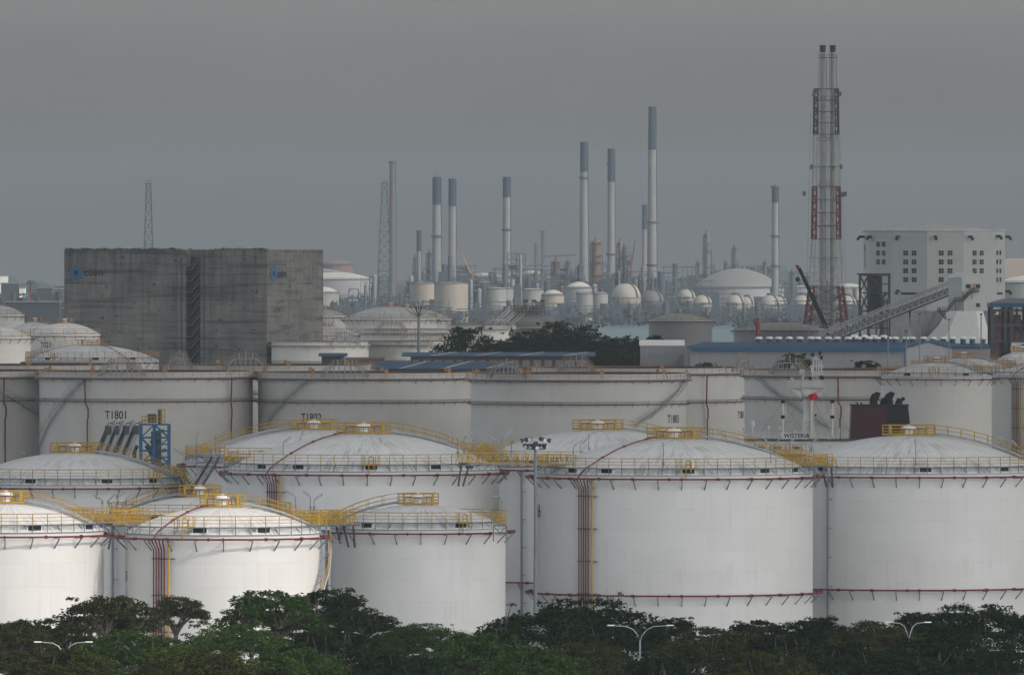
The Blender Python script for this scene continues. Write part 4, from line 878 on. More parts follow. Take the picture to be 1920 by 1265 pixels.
TREES = [ # x, ytop, s, width px, arch, mat, words
 (25, 1172, 20.3, 190, 1, 'leafolive', 'olive tree cut off by the lower left picture corner'),
 (205, 1122, 19.9, 210, 3, 'leafolive', 'sparse olive tree with bare limbs at the left, its crown against the sunlit tank'),
 (330, 1121, 19.7, 120, 3, 'leafolive', 'small thin tree in front of the red risers of the sunlit tank'),
 (70, 1165, 19.5, 250, 1, 'leafdark', 'dark thin-crowned tree at the left behind the road lamp'),
 (255, 1190, 21.6, 330, 0, 'leaf', 'broad green tree lowest at the left, in front of the thin ones'),
 (500, 1112, 19.6, 210, 3, 'leaf', 'open-crowned tree in front of the foot of the curved yellow stair'),
 (620, 1110, 19.4, 210, 3, 'leafdark', 'airy tree reaching up between the two small front tanks'),
 (440, 1176, 21.0, 260, 2, 'leaf', 'fresh green tree low at the left of the middle'),
 (690, 1150, 19.9, 170, 1, 'leafdark', 'tree below the left edge of the middle front tank'),
 (620, 1185, 21.2, 270, 1, 'leafdark', 'dark low tree under the middle front tank'),
 (800, 1172, 20.6, 230, 2, 'leaf', 'low spreading tree beneath the middle front tank'),
 (1075, 1131, 19.2, 440, 2, 'leafdark', 'widest dark umbrella tree under the high mast light'),
 (910, 1195, 21.4, 300, 0, 'leaf', 'green tree at bottom centre in front of the widest umbrella tree'),
 (1100, 1207, 22.0, 190, 1, 'leafolive', 'brownish thin tree at the bottom left of the double road lamp'),
 (1270, 1160, 20.0, 110, 3, 'leafdark', 'small dark treetop right of the double road lamp'),
 (1345, 1183, 21.6, 290, 0, 'leafolive', 'olive rounded tree at the bottom right of the double road lamp'),
 (1420, 1166, 20.0, 150, 3, 'leafdark', 'thin dark treetop under the big tank with the low red ring'),
 (1530, 1160, 20.0, 170, 1, 'leafdark', 'dark tree before the gap between the two big right tanks'),
 (1470, 1195, 21.8, 240, 1, 'leafdark', 'dark lower tree right of the olive rounded one'),
 (1640, 1170, 20.4, 240, 0, 'leafolive', 'dull olive tree left of the right-hand road lamp'),
 (1715, 1150, 19.6, 120, 3, 'leafdark', 'wispy treetop behind the right-hand road lamp'),
 (1845, 1138, 20.2, 330, 2, 'leafdark', 'tallest dark tree at the lower right corner'),
 (1760, 1190, 21.8, 260, 1, 'leafdark', 'dark tree right of the right-hand road lamp'),
 (1590, 1210, 22.4, 240, 0, 'leafdark', 'low dark tree at the bottom right'),
 (120, 1222, 23.4, 260, 0, 'leafolive', 'low olive tree in front of the lower left road lamp'),
 (370, 1218, 23.6, 300, 2, 'leafolive', 'broad brownish tree along the bottom edge left of centre'),
 (560, 1222, 23.4, 260, 0, 'leaf', 'green tree along the bottom edge below the middle of the left half'),
 (745, 1226, 23.6, 240, 1, 'leafdark', 'dark tree along the bottom edge under the middle front tank'),
 (1010, 1222, 23.4, 250, 0, 'leaf', 'fresh green tree along the bottom edge below the mast light'),
 (1230, 1236, 23.8, 150, 3, 'leafdark', 'small sparse tree along the bottom edge beside the double road lamp'),
 (1440, 1226, 23.6, 250, 1, 'leafolive', 'dull tree along the bottom edge right of the olive rounded tree'),
 (1680, 1224, 23.4, 280, 0, 'leafdark', 'dark tree along the bottom edge before the right-hand road lamp'),
 (1880, 1216, 23.2, 260, 2, 'leafdark', 'darkest tree filling the lower right corner'),
]
for x, y, s, wd, ar, mt, words in TREES: tree(words, x, y, s, wd, ar, mt, hs=.95 + .2 * ((x * 7) % 5) / 5)
# far belt of dark trees in the middle distance
for i, (x, y, s, wd, ar, words) in enumerate(((873, 624, 7.0, 118, 4, 'dark round tree at the left end of the far dark clump'), (985, 628, 7.0, 100, 4, 'dark tree of the far clump under the grey dome'), (1045, 614, 6.9, 110, 4, 'highest dark tree of the far clump'),
      (1095, 620, 6.9, 100, 4, 'second highest dark tree of the far clump against the sea'), (1150, 640, 7.1, 110, 4, 'low dark tree near the right end of the far clump'), (1180, 642, 6.9, 80, 1, 'dark tree beside the small white shed'), (925, 645, 7.2, 90, 1, 'low dark tree before the cream tank'), (1010, 640, 7.2, 150, 0, 'broad low dark tree in front of the far clump'), (1110, 650, 7.2, 130, 0, 'broad dark bush-like tree at the clump foot'),
      (1228, 629, 6.6, 40, 1, 'small dark tree behind the white shed roof'), (1490, 667, 7.9, 112, 4, 'dark tree behind the ship mast against the grey shed wall'), (1625, 678, 7.9, 80, 1, 'dark tree low against the grey shed wall near its gable'), (1320, 681, 7.9, 60, 1, 'small dark tree at the left end of the long grey shed'))):
    tree(words, x, y - 5 * (i < 9), s, wd * (1.3 if i < 9 else 1), ar, 'leafdark', 'dark trees in the middle distance', name='broadleaf_tree', hs=1.35 if ar == 4 else 1.3)

# ---------------------------------------------------------------- road lamps
def road_lamp(label, x, ytop, s, w1, w2, one=False):
    root = thing('street_lamp', label, 'street lamp', (px(x, s), F / s, 0), 0, 'white road lamps among the trees'); H = pz(ytop, s); h0 = H - 1.4
    mb = MB(); mb.tube([(0, 0, 0), (0, 0, h0)], .09, 8, rs=[.11, .065]); mb.build('post', M['steel_lt'], root)
    for d in (-1, 1):
        w_ = w1 if d < 0 else w2; mb = MB(); mb.tube([(0, 0, h0 - .1), (d * .15, 0, h0 + .5), (d * w_ * .25, 0, H - .35), (d * w_ * .5, 0, H - .08), (d * w_, 0, H)], .042, 6); ar = mb.build('arm', M['steel_lt'], root)
        mb = MB(); mb.box((d * (w_ + .25), 0, H + .02), (.6, .25, .09)); mb.build('lamp_head', M['white'], ar)
road_lamp('white double-armed road lamp at the bottom right of centre', 1200, 1172, 21.5, 2.3, 2.4)
road_lamp('white double-armed road lamp at the lower left', 121, 1203, 22.4, 2.0, 1.8)
road_lamp('double-armed road lamp nearly hidden in the trees below the middle front tank', 687, 1184, 20.2, 1.7, 2.0)
road_lamp('white double-armed road lamp among the dark trees at the right', 1704, 1166, 21.8, 1.5, 1.4)
# small camera pole
s = 18.5; root = thing('camera_pole', 'thin pole with a small security camera before the big tank', 'pole', (px(1165, s), F / s, 0)); mb = MB(); mb.tube([(0, 0, 0), (0, 0, pz(1108, s))], .07, 6); mb.build('post', M['steel'], root)
mb = MB(); mb.box((-.2, 0, pz(1112, s)), (.35, .25, .3)); mb.box((.15, 0, pz(1115, s)), (.2, .2, .25)); mb.build('camera', M['dark'], root)
# ---------------------------------------------------------------- the concrete block
g = G('stained_concrete', .85); x_, y_, z_ = g.sep(g.oc)[:3]; hx = g.math('ADD', x_, g.math('MULTIPLY', y_, 1.0))
base = g.mix(g.ramp(g.noise(g.oc, .09, 5, .65), .35, .65), (.145, .140, .138), (.235, .225, .208))
lift = g.math('ABSOLUTE', g.math('SUBTRACT', g.math('FRACT', g.math('DIVIDE', g.math('ADD', z_, .8), 4.4)), .5))
ln = g.math('MULTIPLY', g.ramp(lift, .475, .497), g.ramp(g.noise(g.map(g.oc, (.08, .08, .5)), 1, 3), .35, .6))
base = g.mix(g.math('MULTIPLY', ln, .7), base, (.035, .035, .035))
vl = g.math('ABSOLUTE', g.math('SUBTRACT', g.math('FRACT', g.math('DIVIDE', hx, 9.0)), .5))
base = g.mix(g.math('MULTIPLY', g.ramp(vl, .485, .499), .35), base, (.05, .05, .05))
top = g.ramp(z_, 30, 53)
st = g.ramp(g.noise(g.comb(g.math('MULTIPLY', hx, 1.1), 0.0, g.math('MULTIPLY', z_, .06)), 1, 5, .7), .44, .66)
base = g.mix(g.math('MULTIPLY', g.math('MULTIPLY', st, g.math('ADD', g.math('MULTIPLY', top, .52), .25)), .9), base, (.030, .031, .036))
hb = g.ramp(g.noise(g.comb(g.math('MULTIPLY', hx, .05), 0.0, g.math('MULTIPLY', z_, .55)), 1, 5, .65), .50, .62)
base = g.mix(g.math('MULTIPLY', hb, .62), base, (.04, .04, .046))
sp = g.ramp(g.noise(g.map(g.oc, (.45, .45, .7)), 1, 4, .75), .60, .67); base = g.mix(g.math('MULTIPLY', sp, .85), base, (.025, .025, .028))
ls = g.ramp(g.noise(g.comb(g.math('MULTIPLY', hx, 2.2), 4.0, g.math('MULTIPLY', z_, .05)), 1, 3, .7), .66, .75)
base = g.mix(g.math('MULTIPLY', g.math('MULTIPLY', ls, top), .5), base, (.24, .23, .21))
g.bump(g.noise(g.oc, .8, 5), .4, .1); M['concrete'] = g.col(base)
s = 7.0; TH = R_(25); YC = F / s
root = thing('warehouse', 'huge windowless stained concrete block with blue round emblems near its top', 'building', (px(500, s), YC, 0), 0)
L1 = (500 - 113) / s / cos(TH); L2 = 102 / s / sin(TH); HB = pz(468, s); ul = Vector((-cos(TH), sin(TH), 0)); ur = Vector((sin(TH), cos(TH), 0)); up = Vector((0, 0, 1)); nl = Vector((-sin(TH), -cos(TH), 0)); nr = Vector((cos(TH), -sin(TH), 0))
ux = lambda x: (500 - x) / s / cos(TH)
def wallbox(u0, u1, z0, z1, d0, d1, mb, u=None, nn=None):
    u = u or ul; nn = nn or nl; a = u * u0 - nn * d0; b = u * u1 - nn * d0; mb.prism([a + up * z0, b + up * z0, b + up * z1, a + up * z1], -nn * (d1 - d0))
mb = MB(); r0, r1 = ux(380), ux(343); dp = 4.0
wallbox(0, r0, 0, HB, 0, dp, mb); wallbox(r1, L1, 0, HB, 0, dp, mb)
mb.prism([-nl * dp, ul * L1 - nl * dp, ul * L1 + ur * L2, ur * L2], up * HB)   # body behind the recess
mb.build('wall', M['concrete'], root)
mb = MB(); wallbox(r0 + .1, r1 - .1, 0, HB - 2, dp - .12, dp - .02, mb); mb.build('dark_recess_panel', M['bluegrey'], root)  # dark panel added in the stair recess, shade put into its colour
mb = MB()
for a in (336, 344, 379, 387): u = ux(a); wallbox(u - .45, u + .45, 0, HB - 2, -.7, 0, mb)
mb.build('pilaster', M['concrete'], root)
mb = MB()
for a in (382.5, 340): u = ux(a); mb.beam(ul * u + nl * .5, ul * u + nl * .5 + up * (HB - 3), .3)
mb.build('drainpipe', M['dark'], root)
fh = 3.0; k = 0; zz = HB - 2.5
while zz > 3:
    mb = MB(); a, b = (r0 + .4, r1 - .4)
    m0_, m1_ = (a + (b - a) * .3, a + (b - a) * .75)
    P = lambda u, z, d: ul * u - nl * d + up * z
    mb.beam(P(b, zz - fh * .95, 1), P(m1_, zz - fh * .95, 1), .3, .2); mb.beam(P(m1_, zz - fh * .95, 1), P(m0_, zz - fh * .1, 1), .3, .25); mb.beam(P(m0_, zz - fh * .1, 1), P(a, zz - fh * .1, 1), .3, .2)
    mb.beam(P(m1_, zz - fh * .95 + 1, .7), P(m0_, zz - fh * .1 + 1, .7), .12); mb.beam(P(b, zz - fh * .95 + 1, .7), P(m1_, zz - fh * .95 + 1, .7), .12); mb.beam(P(m0_, zz - fh * .1 + 1, .7), P(a, zz - fh * .1 + 1, .7), .12)
    mb.prism([P(b, zz - fh, .6), P(m1_ + .4, zz - fh, .6), P(m1_ + .4, zz - fh, 3), P(b, zz - fh, 3)], up * .15); mb.build('stair_flight', M['steel'], root); zz -= fh
mb = MB(); rng = random.Random(4)
for i in range(1400):
    u = rng.uniform(0, L1); 
    if r0 - 3 < u < r1 + 1 and rng.random() < .9: continue
    if rng.random() < .25: continue
    h = rng.uniform(.15, .75) * (.6 + .5 * sin(u * .6) ** 2); b = ul * u - nl * rng.uniform(0, 1.2) + up * HB; t = Vector((rng.gauss(0, .25), rng.gauss(0, .25), h)); mb.add([b - ul * .12, b + ul * .12, b + t], [(0, 1, 2)])
M['weed'] = paint('weeds', (.035, .045, .02), .9, .3); tag(mb.build('roof_weeds', M['weed'], root), kind='stuff')
def emblem(u, nn, uu, y, rr, txt, du, nar, tsz):
    zc = pz(y, s); c = uu * u + nn * .06 + up * zc; mb = MB(); n = 8; P = []
    for i in range(32):
        a = 2 * pi * i / 32; q = rr * (1 + .08 * cos(8 * a)); P.append(c + uu * q * cos(a) + up * q * sin(a))
    mb.prism(P, nn * .12); e = mb.build('emblem', M['emblem'], root)
    mb = MB(); mb.prism([c + nn * .13 + uu * rr * .32 * cos(2 * pi * i / 14) + up * rr * .32 * sin(2 * pi * i / 14) for i in range(14)], nn * .05); mb.build('emblem_centre', M['number'], e)
    vs, fs = text_mesh(txt, tsz / .72, .06, nar); mb = MB(); sg = -1 if uu is ul else 1
    mb.add([c + uu * (du + a * sg) + up * (b - .8) + nn * .05 for a, b in vs], fs); mb.build('lettering', M['number'], root)
M['emblem'] = paint('emblem_blue', (.035, .13, .25), .6, .2)
emblem(ux(136.5), nl, ul, 511.5, 1.95, 'coim', -(4.8) / cos(TH), 1.12, 1.95)
emblem((512 - 500) / s / sin(TH), nr, ur, 513, 1.95, 'coim', 5.0, 1.12, 1.95)

# lattice helper ------------------------------------------------------------
def lattice(mb, cx, cy, z0, z1, w0, w1, bays, t=.3, d0=None, d1=None, horiz=True, br='X'):
    d0 = d0 or w0; d1 = d1 or w1
    def cor(k, j): u = k / bays; w_ = w0 + (w1 - w0) * u; d_ = d0 + (d1 - d0) * u; sx_, sy_ = ((-1, -1), (1, -1), (1, 1), (-1, 1))[j]; return Vector((cx + sx_ * w_ / 2, cy + sy_ * d_ / 2, z0 + (z1 - z0) * u))
    for j in range(4):
        mb.beam(cor(0, j), cor(bays, j), t * 1.4)
        for k in range(bays):
            a, b = cor(k, j), cor(k, (j + 1) % 4); c, d = cor(k + 1, j), cor(k + 1, (j + 1) % 4)
            if horiz: mb.beam(c, d, t)
            mb.beam(a, d, t * .75)
            if br == 'X': mb.beam(b, c, t * .75)
# ---------------------------------------------------------------- flare tower
s = 5.0; TX, TY = px(1549, s), F / s; root = thing('flare_tower', 'tall red and white lattice tower carrying two flare pipes', 'tower', (TX, TY, 0)); z = lambda y: pz(y, s); wd = lambda a: a / s
M['flarepipe'] = paint('flare_pipe_grey', (.42, .42, .41), .5, .4, .3); M['latwhite'] = paint('lattice_white', (.55, .55, .54), .5, .3)
for nm, m, y0, y1, w0, w1, b, t in (('lattice_section', 'dark', 252, 167, 46, 44, 4, .38), ('lattice_section', 'latwhite', 350, 252, 50, 46, 5, .22), ('lattice_section', 'redfar', 448, 350, 53, 50, 4, .4), ('lattice_section', 'latwhite', 537, 448, 62, 53, 4, .22), ('lattice_section', 'redfar', 640, 537, 90, 62, 5, .42)):
    mb = MB(); wa, wb, za_, zb_ = wd(w0) / 2, wd(w1) / 2, z(y0), z(y1)
    for sx_ in (-1, 1):
        for sy_ in (-1, 1):
            o0, o1 = Vector((sx_ * wa, sy_ * wa, za_)), Vector((sx_ * wb, sy_ * wb, zb_)); i0, i1 = Vector((sx_ * wa * .72, sy_ * wa, za_)), Vector((sx_ * wb * .72, sy_ * wb, zb_)); mb.beam(o0, o1, t * 1.5); mb.beam(i0, i1, t * 1.1)
            for k in range(b * 2):
                u, v = k / b / 2, (k + 1) / b / 2; (p0, p1), (q0, q1) = ((o0, o1), (i0, i1)) if k % 2 else ((i0, i1), (o0, o1)); mb.beam(p0.lerp(p1, u), q0.lerp(q1, v), t * .7)
            for k in range(b + 1): u = k / b; mb.beam(o0.lerp(o1, u), i0.lerp(i1, u), t)
        for k in range(b + 1): u = k / b; mb.beam(Vector((sx_ * wa, -wa, za_)).lerp(Vector((sx_ * wb, -wb, zb_)), u), Vector((sx_ * wa, wa, za_)).lerp(Vector((sx_ * wb, wb, zb_)), u), t * .7)
    for sy_ in (-1, 1):
        for k in range(b + 1): u = k / b; mb.beam(Vector((-wa, sy_ * wa, za_)).lerp(Vector((-wb, sy_ * wb, zb_)), u), Vector((wa, sy_ * wa, za_)).lerp(Vector((wb, sy_ * wb, zb_)), u), t * .55)
    if w0 == 90: lattice(mb, 0, 0, za_, zb_, wd(w0) * .72, wd(w1) * .72, b, .26)
    mb.build(nm, M[m], root)
mb = MB()
for y in (180, 193, 219, 252, 262, 282, 310, 338, 350, 375, 395, 420, 483, 500, 520, 560, 585):
    w_ = wd(38 + (y > 450) * 14); mb.bx(-w_ / 2, w_ / 2, -3.2, -2.8, z(y) - .15, z(y) + .15); mb.bx(-w_ / 2, w_ / 2, 2.8, 3.2, z(y) - .15, z(y) + .15)
for x_ in (-13, -4, 0, 4, 13): mb.beam((wd(x_), 1.0, 10), (wd(x_), 1.0, z(170)), .22)
for y in range(165, 600, 18): mb.beam((wd(-12), 1.5, z(y + 18)), (wd(12), 1.5, z(y)), .14)
mb.build('inner_framing', M['latwhite'], root)
for x_ in (-6.5, 12.5):
    mb = MB(); mb.tube([(wd(x_), -1.5, 2), (wd(x_), -1.5, z(170)), (wd(x_), 0, z(98))], .8, 12, rs=[1.15, 1.0, .85]); o = mb.build('flare_pipe', M['flarepipe'], root)
    mb = MB(); mb.tube([(wd(x_), 0, z(99)), (wd(x_), 0, z(97)), (wd(x_), 0, z(86)), (wd(x_), 0, z(85))], 1, 12, rs=[.7, 1.1, 1.15, .9]); mb.build('flare_tip', M['dark'], o)
    mb = MB(); 
    for y in (109, 264, 348, 425, 493): mb.lathe([(.8, 0), (1.75, 0), (1.75, .25), (.8, .25)], 12, (wd(x_), 0, z(y)), smooth=False); ring_c = [Vector((wd(x_) + 1.75 * cos(q * pi / 4), 1.75 * sin(q * pi / 4), z(y) + 1.1)) for q in range(8)]; mb.tube(ring_c, .08, 4, True)
    for dx in (-1.35, 1.4): mb.beam((wd(x_) + dx, 0, z(170)), (wd(x_) + dx, 0, z(105 if dx > 0 else 100)), .16)
    mb.build('pipe_platform', M['dark'], o)
mb = MB()
for x_, y in ((-24, 178), (25, 177), (-28, 313), (27, 313), (30, 365), (-42, 363), (35, 364)): mb.box((wd(x_), -4.4, z(y)), (1.2, 1, 1.8))
for y, a, b in ((364, 25, 36), (313, -29, 28), (483, -35, 32)): mb.beam((wd(a), -4.2, z(y)), (wd(b), -4.2, z(y)), .25)
mb.build('lamp', M['steel'], root)
mb = MB()
for x_, y0, y1 in ((-36, 210, 520), (-30, 300, 560), (32, 250, 560), (38, 360, 560)): mb.beam((wd(x_), 0, z(y1)), (wd(x_) * .8, 0, z(y0)), .10)
mb.build('stay_cable', M['steel'], root)

# ---------------------------------------------------------------- white many-sided building
s = 5.9; CX, CY = px(1751.5, s), F / s; RR = 133.5 / s; root = thing('silo_building', 'white twelve-sided building with small dark square windows and a low pointed roof', 'building', (CX, CY, 0)); z = lambda y: pz(y, s)
M['poly'] = paint('pale_cladding', (.50, .52, .50), .6, .35, .1, (.38, .38, .35)); va = [-68 + 30 * i for i in range(12)]
mb = MB(); H = z(433); mb.prism([pol(a, RR / cos(R_(0)), 0) for a in va], (0, 0, H)); wall = mb.build('wall', M['poly'], root)
mb = MB(); ap = Vector((4 / s, 0, z(420.5))); e = [pol(a, RR + .25, H + .01) for a in va]; mb.add(e + [ap], [(i, (i + 1) % 12, 12) for i in range(12)]); mb.tube([v + Vector((0, 0, .1)) for v in e], .22, 4, True); mb.build('roof', M['white'], root)
def face_pt(x_, y, out=.0):
    """point on the polygon wall seen at photo column x_"""
    X = (x_ - 1751.5) / s
    for i in range(12):
        a, b = pol(va[i], RR), pol(va[(i + 1) % 12], RR)
        if a.y < 5 and b.y < 5 and min(a.x, b.x) <= X <= max(a.x, b.x) and b.x > a.x: 
            t = (X - a.x) / (b.x - a.x); p = a.lerp(b, t); u = (b - a).normalized(); nn = Vector((u.y, -u.x, 0)); return Vector((p.x, p.y, z(y))) + nn * out, u, nn
    return pol(-85, RR, z(y)), Vector((0, -1, 0)), Vector((-1, 0, 0))
def pwin(x_, y, w_, h, mat='number', name='window', cross=True, rt=None):
    p, u, nn = face_pt(x_, y, .05); w_ = w_ / 2 / s / max(.3, abs(u.x)); h = h / 2 / s; mb = MB(); mb.prism([p - u * w_ - up * h, p + u * w_ - up * h, p + u * w_ + up * h, p - u * w_ + up * h], nn * .06); o = mb.build(name, M[mat], root)
    if cross:
        mb = MB(); q = nn * .1
        for a, b in ((-u * w_, u * w_), (-up * h, up * h)): mb.beam(p + a + q, p + b + q, .07)
        for a, b in ((-u * w_ - up * h, u * w_ - up * h), (-u * w_ + up * h, u * w_ + up * h)): mb.beam(p + a + q, p + b + q, .09)
        mb.build('frame', M['poly'], o)
for x_ in (1694, 1709.5): [pwin(x_, y, 8.5, 9.5) for y in (474.5, 491, 507.5, 524)]
for x_ in (1759.5, 1776): [pwin(x_, y, 9, 9.5) for y in (474.5, 491, 507.5, 524) if not (x_ > 1770 and y > 520)]
for x_ in (1822.5, 1836): [pwin(x_, y, 7.5, 9.5) for y in (474.5, 491, 507.5)]
for x_ in (1867, 1873.5): [pwin(x_, y, 3, 8.5, cross=False) for y in (474, 490.5, 507.5, 524)]
for x_ in (1644, 1654): [pwin(x_, y, 6, 9.5) for y in (458, 474.5, 491)]
for y, m in ((465, 'emblem'), (480, 'steel'), (495, 'steel')): pwin(1622, y, 3.5, 13, m, 'panel', False)
for x_, w_ in ((1701, 30), (1872, 12)):
    pwin(x_, 550, w_, 4, 'number', 'louvre', False)
for x_, y in ((1681, 444), (1748, 444), (1812, 444), (1632, 444), (1865, 443), (1681, 545)):
    p, u, nn = face_pt(x_, y, 0); mb = MB(); mb.tube([p - nn * .2, p + nn * 1.2, p + nn * 1.9 - up * .9], .4, 10, rs=[.4, .5, .5]); mb.build('vent_hood', M['dark'], root)
for a, y in ((-86, 444), (86, 444), (86, 546)):
    p = pol(a, RR, z(y)); nn = pol(a, 1); mb = MB(); mb.tube([p - nn * .5, p + nn * 1.2, p + nn * 1.9 - up * 1.0], .4, 10, rs=[.4, .5, .5]); mb.build('vent_hood', M['dark'], root)
# plinth and lower store, hopper cone
s = 6.1; root = thing('hopper_store', 'grey concrete hopper store with a sloping white cone under the transfer house', 'building', (px(1790, s), F / s, 0)); z = lambda y: pz(y, s); x = lambda a: (a - 1790) / s
M['concwhite'] = paint('pale_concrete', (.36, .36, .36), .8, .7, .25, (.17, .17, .17))
mb = MB(); mb.bx(x(1655), x(1866), 4, 22, 0, z(583)); mb.bx(x(1650), x(1870), 3.8, 4.2, z(584.5), z(583)); mb.build('wall', M['concwhite'], root)
mb = MB(); pr = [(1, 0)]
P = []; prof = [(640 + 60, 1700, 1890), (640, 1732, 1860), (610, 1760, 1850), (583, 1777, 1843)]
cone = []
for y, a, b in prof:
    ya = {700: -14, 640: -9, 610: -6, 583: -4}[y]
    cone.append([Vector((x(a), 4, z(y))), Vector((x(a), ya * .3, z(y))), Vector((x(a + (b - a) * .25), ya, z(y))), Vector((x(b - (b - a) * .2), ya, z(y))), Vector((x(b), ya * .3, z(y))), Vector((x(b), 4, z(y)))])
for i in range(3):
    base_ = cone[i] + cone[i + 1]; mb.add(base_, [(k, k + 1, k + 7, k + 6) for k in range(5)])
for c in (cone[0], cone[-1]): mb.add(c, [tuple(range(6))])
mb.build('cone', M['white'], root)
mb = MB(); mb.prism([(x(1735), 2, z(640)), (x(1765), 2, z(640)), (x(1790), 2, z(585)), (x(1758), 2, z(585))], (0, 2.2, 0)); mb.build('chute', M['concwhite'], root)
# transfer house
s = 6.25; root = thing('transfer_house', 'pale metal-clad transfer house at the top of the conveyor with a dark outside stair', 'building', (px(1804, s), F / s, 0)); z = lambda y: pz(y, s); x = lambda a: (a - 1804) / s
M['bluegreywall'] = paint('blue_grey_wall', (.36, .39, .45), .6, .3, .2)
zt, zb = z(521), z(583); xl, xr = x(1778), x(1843); A_ = Vector((0, 0, 0)); Lf = Vector((xl, 2.6, 0)); Rt = Vector((xr, 3.4, 0))
mb = MB(); mb.add([A_ + up * zb, Rt + up * zb, Rt + up * z(519), A_ + Vector((x(1812) , .7, z(512))) * 0 + up * zt], [(0, 1, 2, 3)]) ; 
base4 = [A_, Rt, Rt + Lf, Lf]; tops = [zt, z(519.5), z(512), zt]
mb = MB(); P = [b + up * zb for b in base4] + [b + up * t for b, t in zip(base4, tops)]
pk = Rt * .45 + up * z(512.5); pk2 = Rt * .45 + Lf + up * z(512.5)
mb.add(P, [(3, 2, 1, 0), (0, 1, 5, 4), (1, 2, 6, 5), (2, 3, 7, 6), (3, 0, 4, 7)]); mb.add([P[4], P[5], pk], [(0, 1, 2)]); mb.add([P[7], P[6], pk2], [(2, 1, 0)]); mb.build('wall', M['poly'], root)
mb = MB(); q = Vector((-.2, -.2, .05)); e2 = Vector((-.4, .1, 0)); mb.prism([P[4] + q, pk + Vector((0, -.2, .1)), pk2 + Vector((0, .3, .1)), P[7] + Vector((-.2, .2, .05))], up * .2); mb.prism([pk + Vector((0, -.2, .1)), P[5] + Vector((.2, -.2, .05)), P[6] + Vector((.2, .2, .05)), pk2 + Vector((0, .3, .1))], up * .2); mb.build('roof', M['white'], root)
for xx, yy, ww in ((1815.5, 536.5, 9), (1834, 536.5, 8.5), (1834, 572, 8)):
    mb = MB(); t0 = x(xx - ww / 2) / xr; t1 = x(xx + ww / 2) / xr; o = Vector((.07, -.1, 0)); a, b = Rt * t0 + o, Rt * t1 + o; h = 3.7 / s; mb.prism([a + up * (z(yy) - h), b + up * (z(yy) - h), b + up * (z(yy) + h), a + up * (z(yy) + h)], (0, .05, 0)); mb.build('window', M['number'], root)
mb = MB(); o = Vector((.07, -.1, 0)); t0 = x(1823.5) / xr; t1 = x(1828.5) / xr; mb.prism([Rt * t0 + o + up * z(545), Rt * t1 + o + up * z(545), Rt * t1 + o + up * z(532), Rt * t0 + o + up * z(532)], (0, .05, 0)); mb.build('door', M['orange'], root)
mb = MB(); 
def flight(p, q):
    p, q = Vector(p), Vector(q)
    for d in (-1.6, -.4):
        e = Vector((0, d, 0)); mb.beam(p + e, q + e, .25, .4); mb.beam(p + e + up * 1.1, q + e + up * 1.1, .12); mb.beam(p + e + up * .6, q + e + up * .6, .1)
        for k in range(5): mb.beam(p.lerp(q, k / 4) + e, p.lerp(q, k / 4) + e + up * 1.1, .12)
    for k in range(9): mb.beam(p.lerp(q, k / 8) + Vector((0, -1.6, 0)), p.lerp(q, k / 8) + Vector((0, -.4, 0)), .25)
flight((x(1835), 2.2, z(547)), (x(1822), 1.2, z(547))); flight((x(1822), 1.2, z(547)), (x(1806), .4, z(563))); flight((x(1806), .4, z(564)), (x(1791), -.2, z(564))); flight((x(1791), -.2, z(564)), (x(1776), -.4, z(583))); flight((x(1776), -.4, z(583)), (x(1757), -.4, z(583))); flight((x(1760), -.4, z(584)), (x(1773), -.4, z(598)))
for a, b in ((1791, 583), (1806, 583), (1822, 560)): mb.beam((x(a), -.2, z(b)), (x(a), -.2, z(547 if a > 1800 else 564)), .2)
mb.build('stair', M['dark'], root)
# conveyor ---------------------------------------------------------------
s = 6.4; root = thing('conveyor', 'long inclined conveyor gallery with lattice sides rising to the transfer house', 'conveyor', (px(1540, s), F / s - 6, 0)); z = lambda y: pz(y, s); x = lambda a: (a - 1540) / s
A0, A1 = Vector((x(1535), 0, z(648))), Vector((x(1777), 0, z(553))); d = A1 - A0; hU = 3.0
M['tan'] = paint('dusty_panel', (.19, .165, .14), .8, .6, .5); n = 22
mb = MB(); mb.beam(A0, A1, 2.6, .7); mb.build('underside', M['dark'], root)
mb = MB(); mb.prism([A0 + Vector((0, -1.35, .4)), A1 + Vector((0, -1.35, .4)), A1 + Vector((0, -1.35, 2.3)), A0 + Vector((0, -1.35, 2.3))], (0, .12, 0)); mb.build('side_panel', M['tan'], root)
mb = MB()
for yy in (-1.5, 1.5):
    o = Vector((0, yy, 0)); mb.beam(A0 + o + up * .3, A1 + o + up * .3, .3); mb.beam(A0 + o + up * hU, A1 + o + up * hU, .28); mb.beam(A0 + o + up * 4.1, A1 + o + up * 4.1, .12)
    for i in range(n + 1):
        p = A0 + d * i / n + o; mb.beam(p + up * .3, p + up * 4.1, .2)
        if i < n: p2 = A0 + d * (i + 1) / n + o; mb.beam(p + up * hU, p2 + up * .3, .18)
mb.beam(A0 + up * 3.4, A1 + up * 3.4, 1.2, .3)
for i in range(60): p = A0 + d * (i + .5) / 60; mb.box(p + up * 3.8, (.5, 1.6, .35)); 
mb.build('lattice_side', M['steel_lt'], root)
for t in (.17, .44, .70):
    p = A0 + d * t; mb = MB()
    for e in (-1.2, 1.2): mb.beam((p.x - 1.2 + e * .4, e, 0), (p.x, e, p.z), .5); mb.beam((p.x + 1.2 + e * .4, e, 0), (p.x, e, p.z), .5)
    mb.beam((p.x - .8, 0, p.z - 8), (p.x + .8, 0, p.z - 8), .3); mb.build('trestle_leg', M['steel_lt'], root)
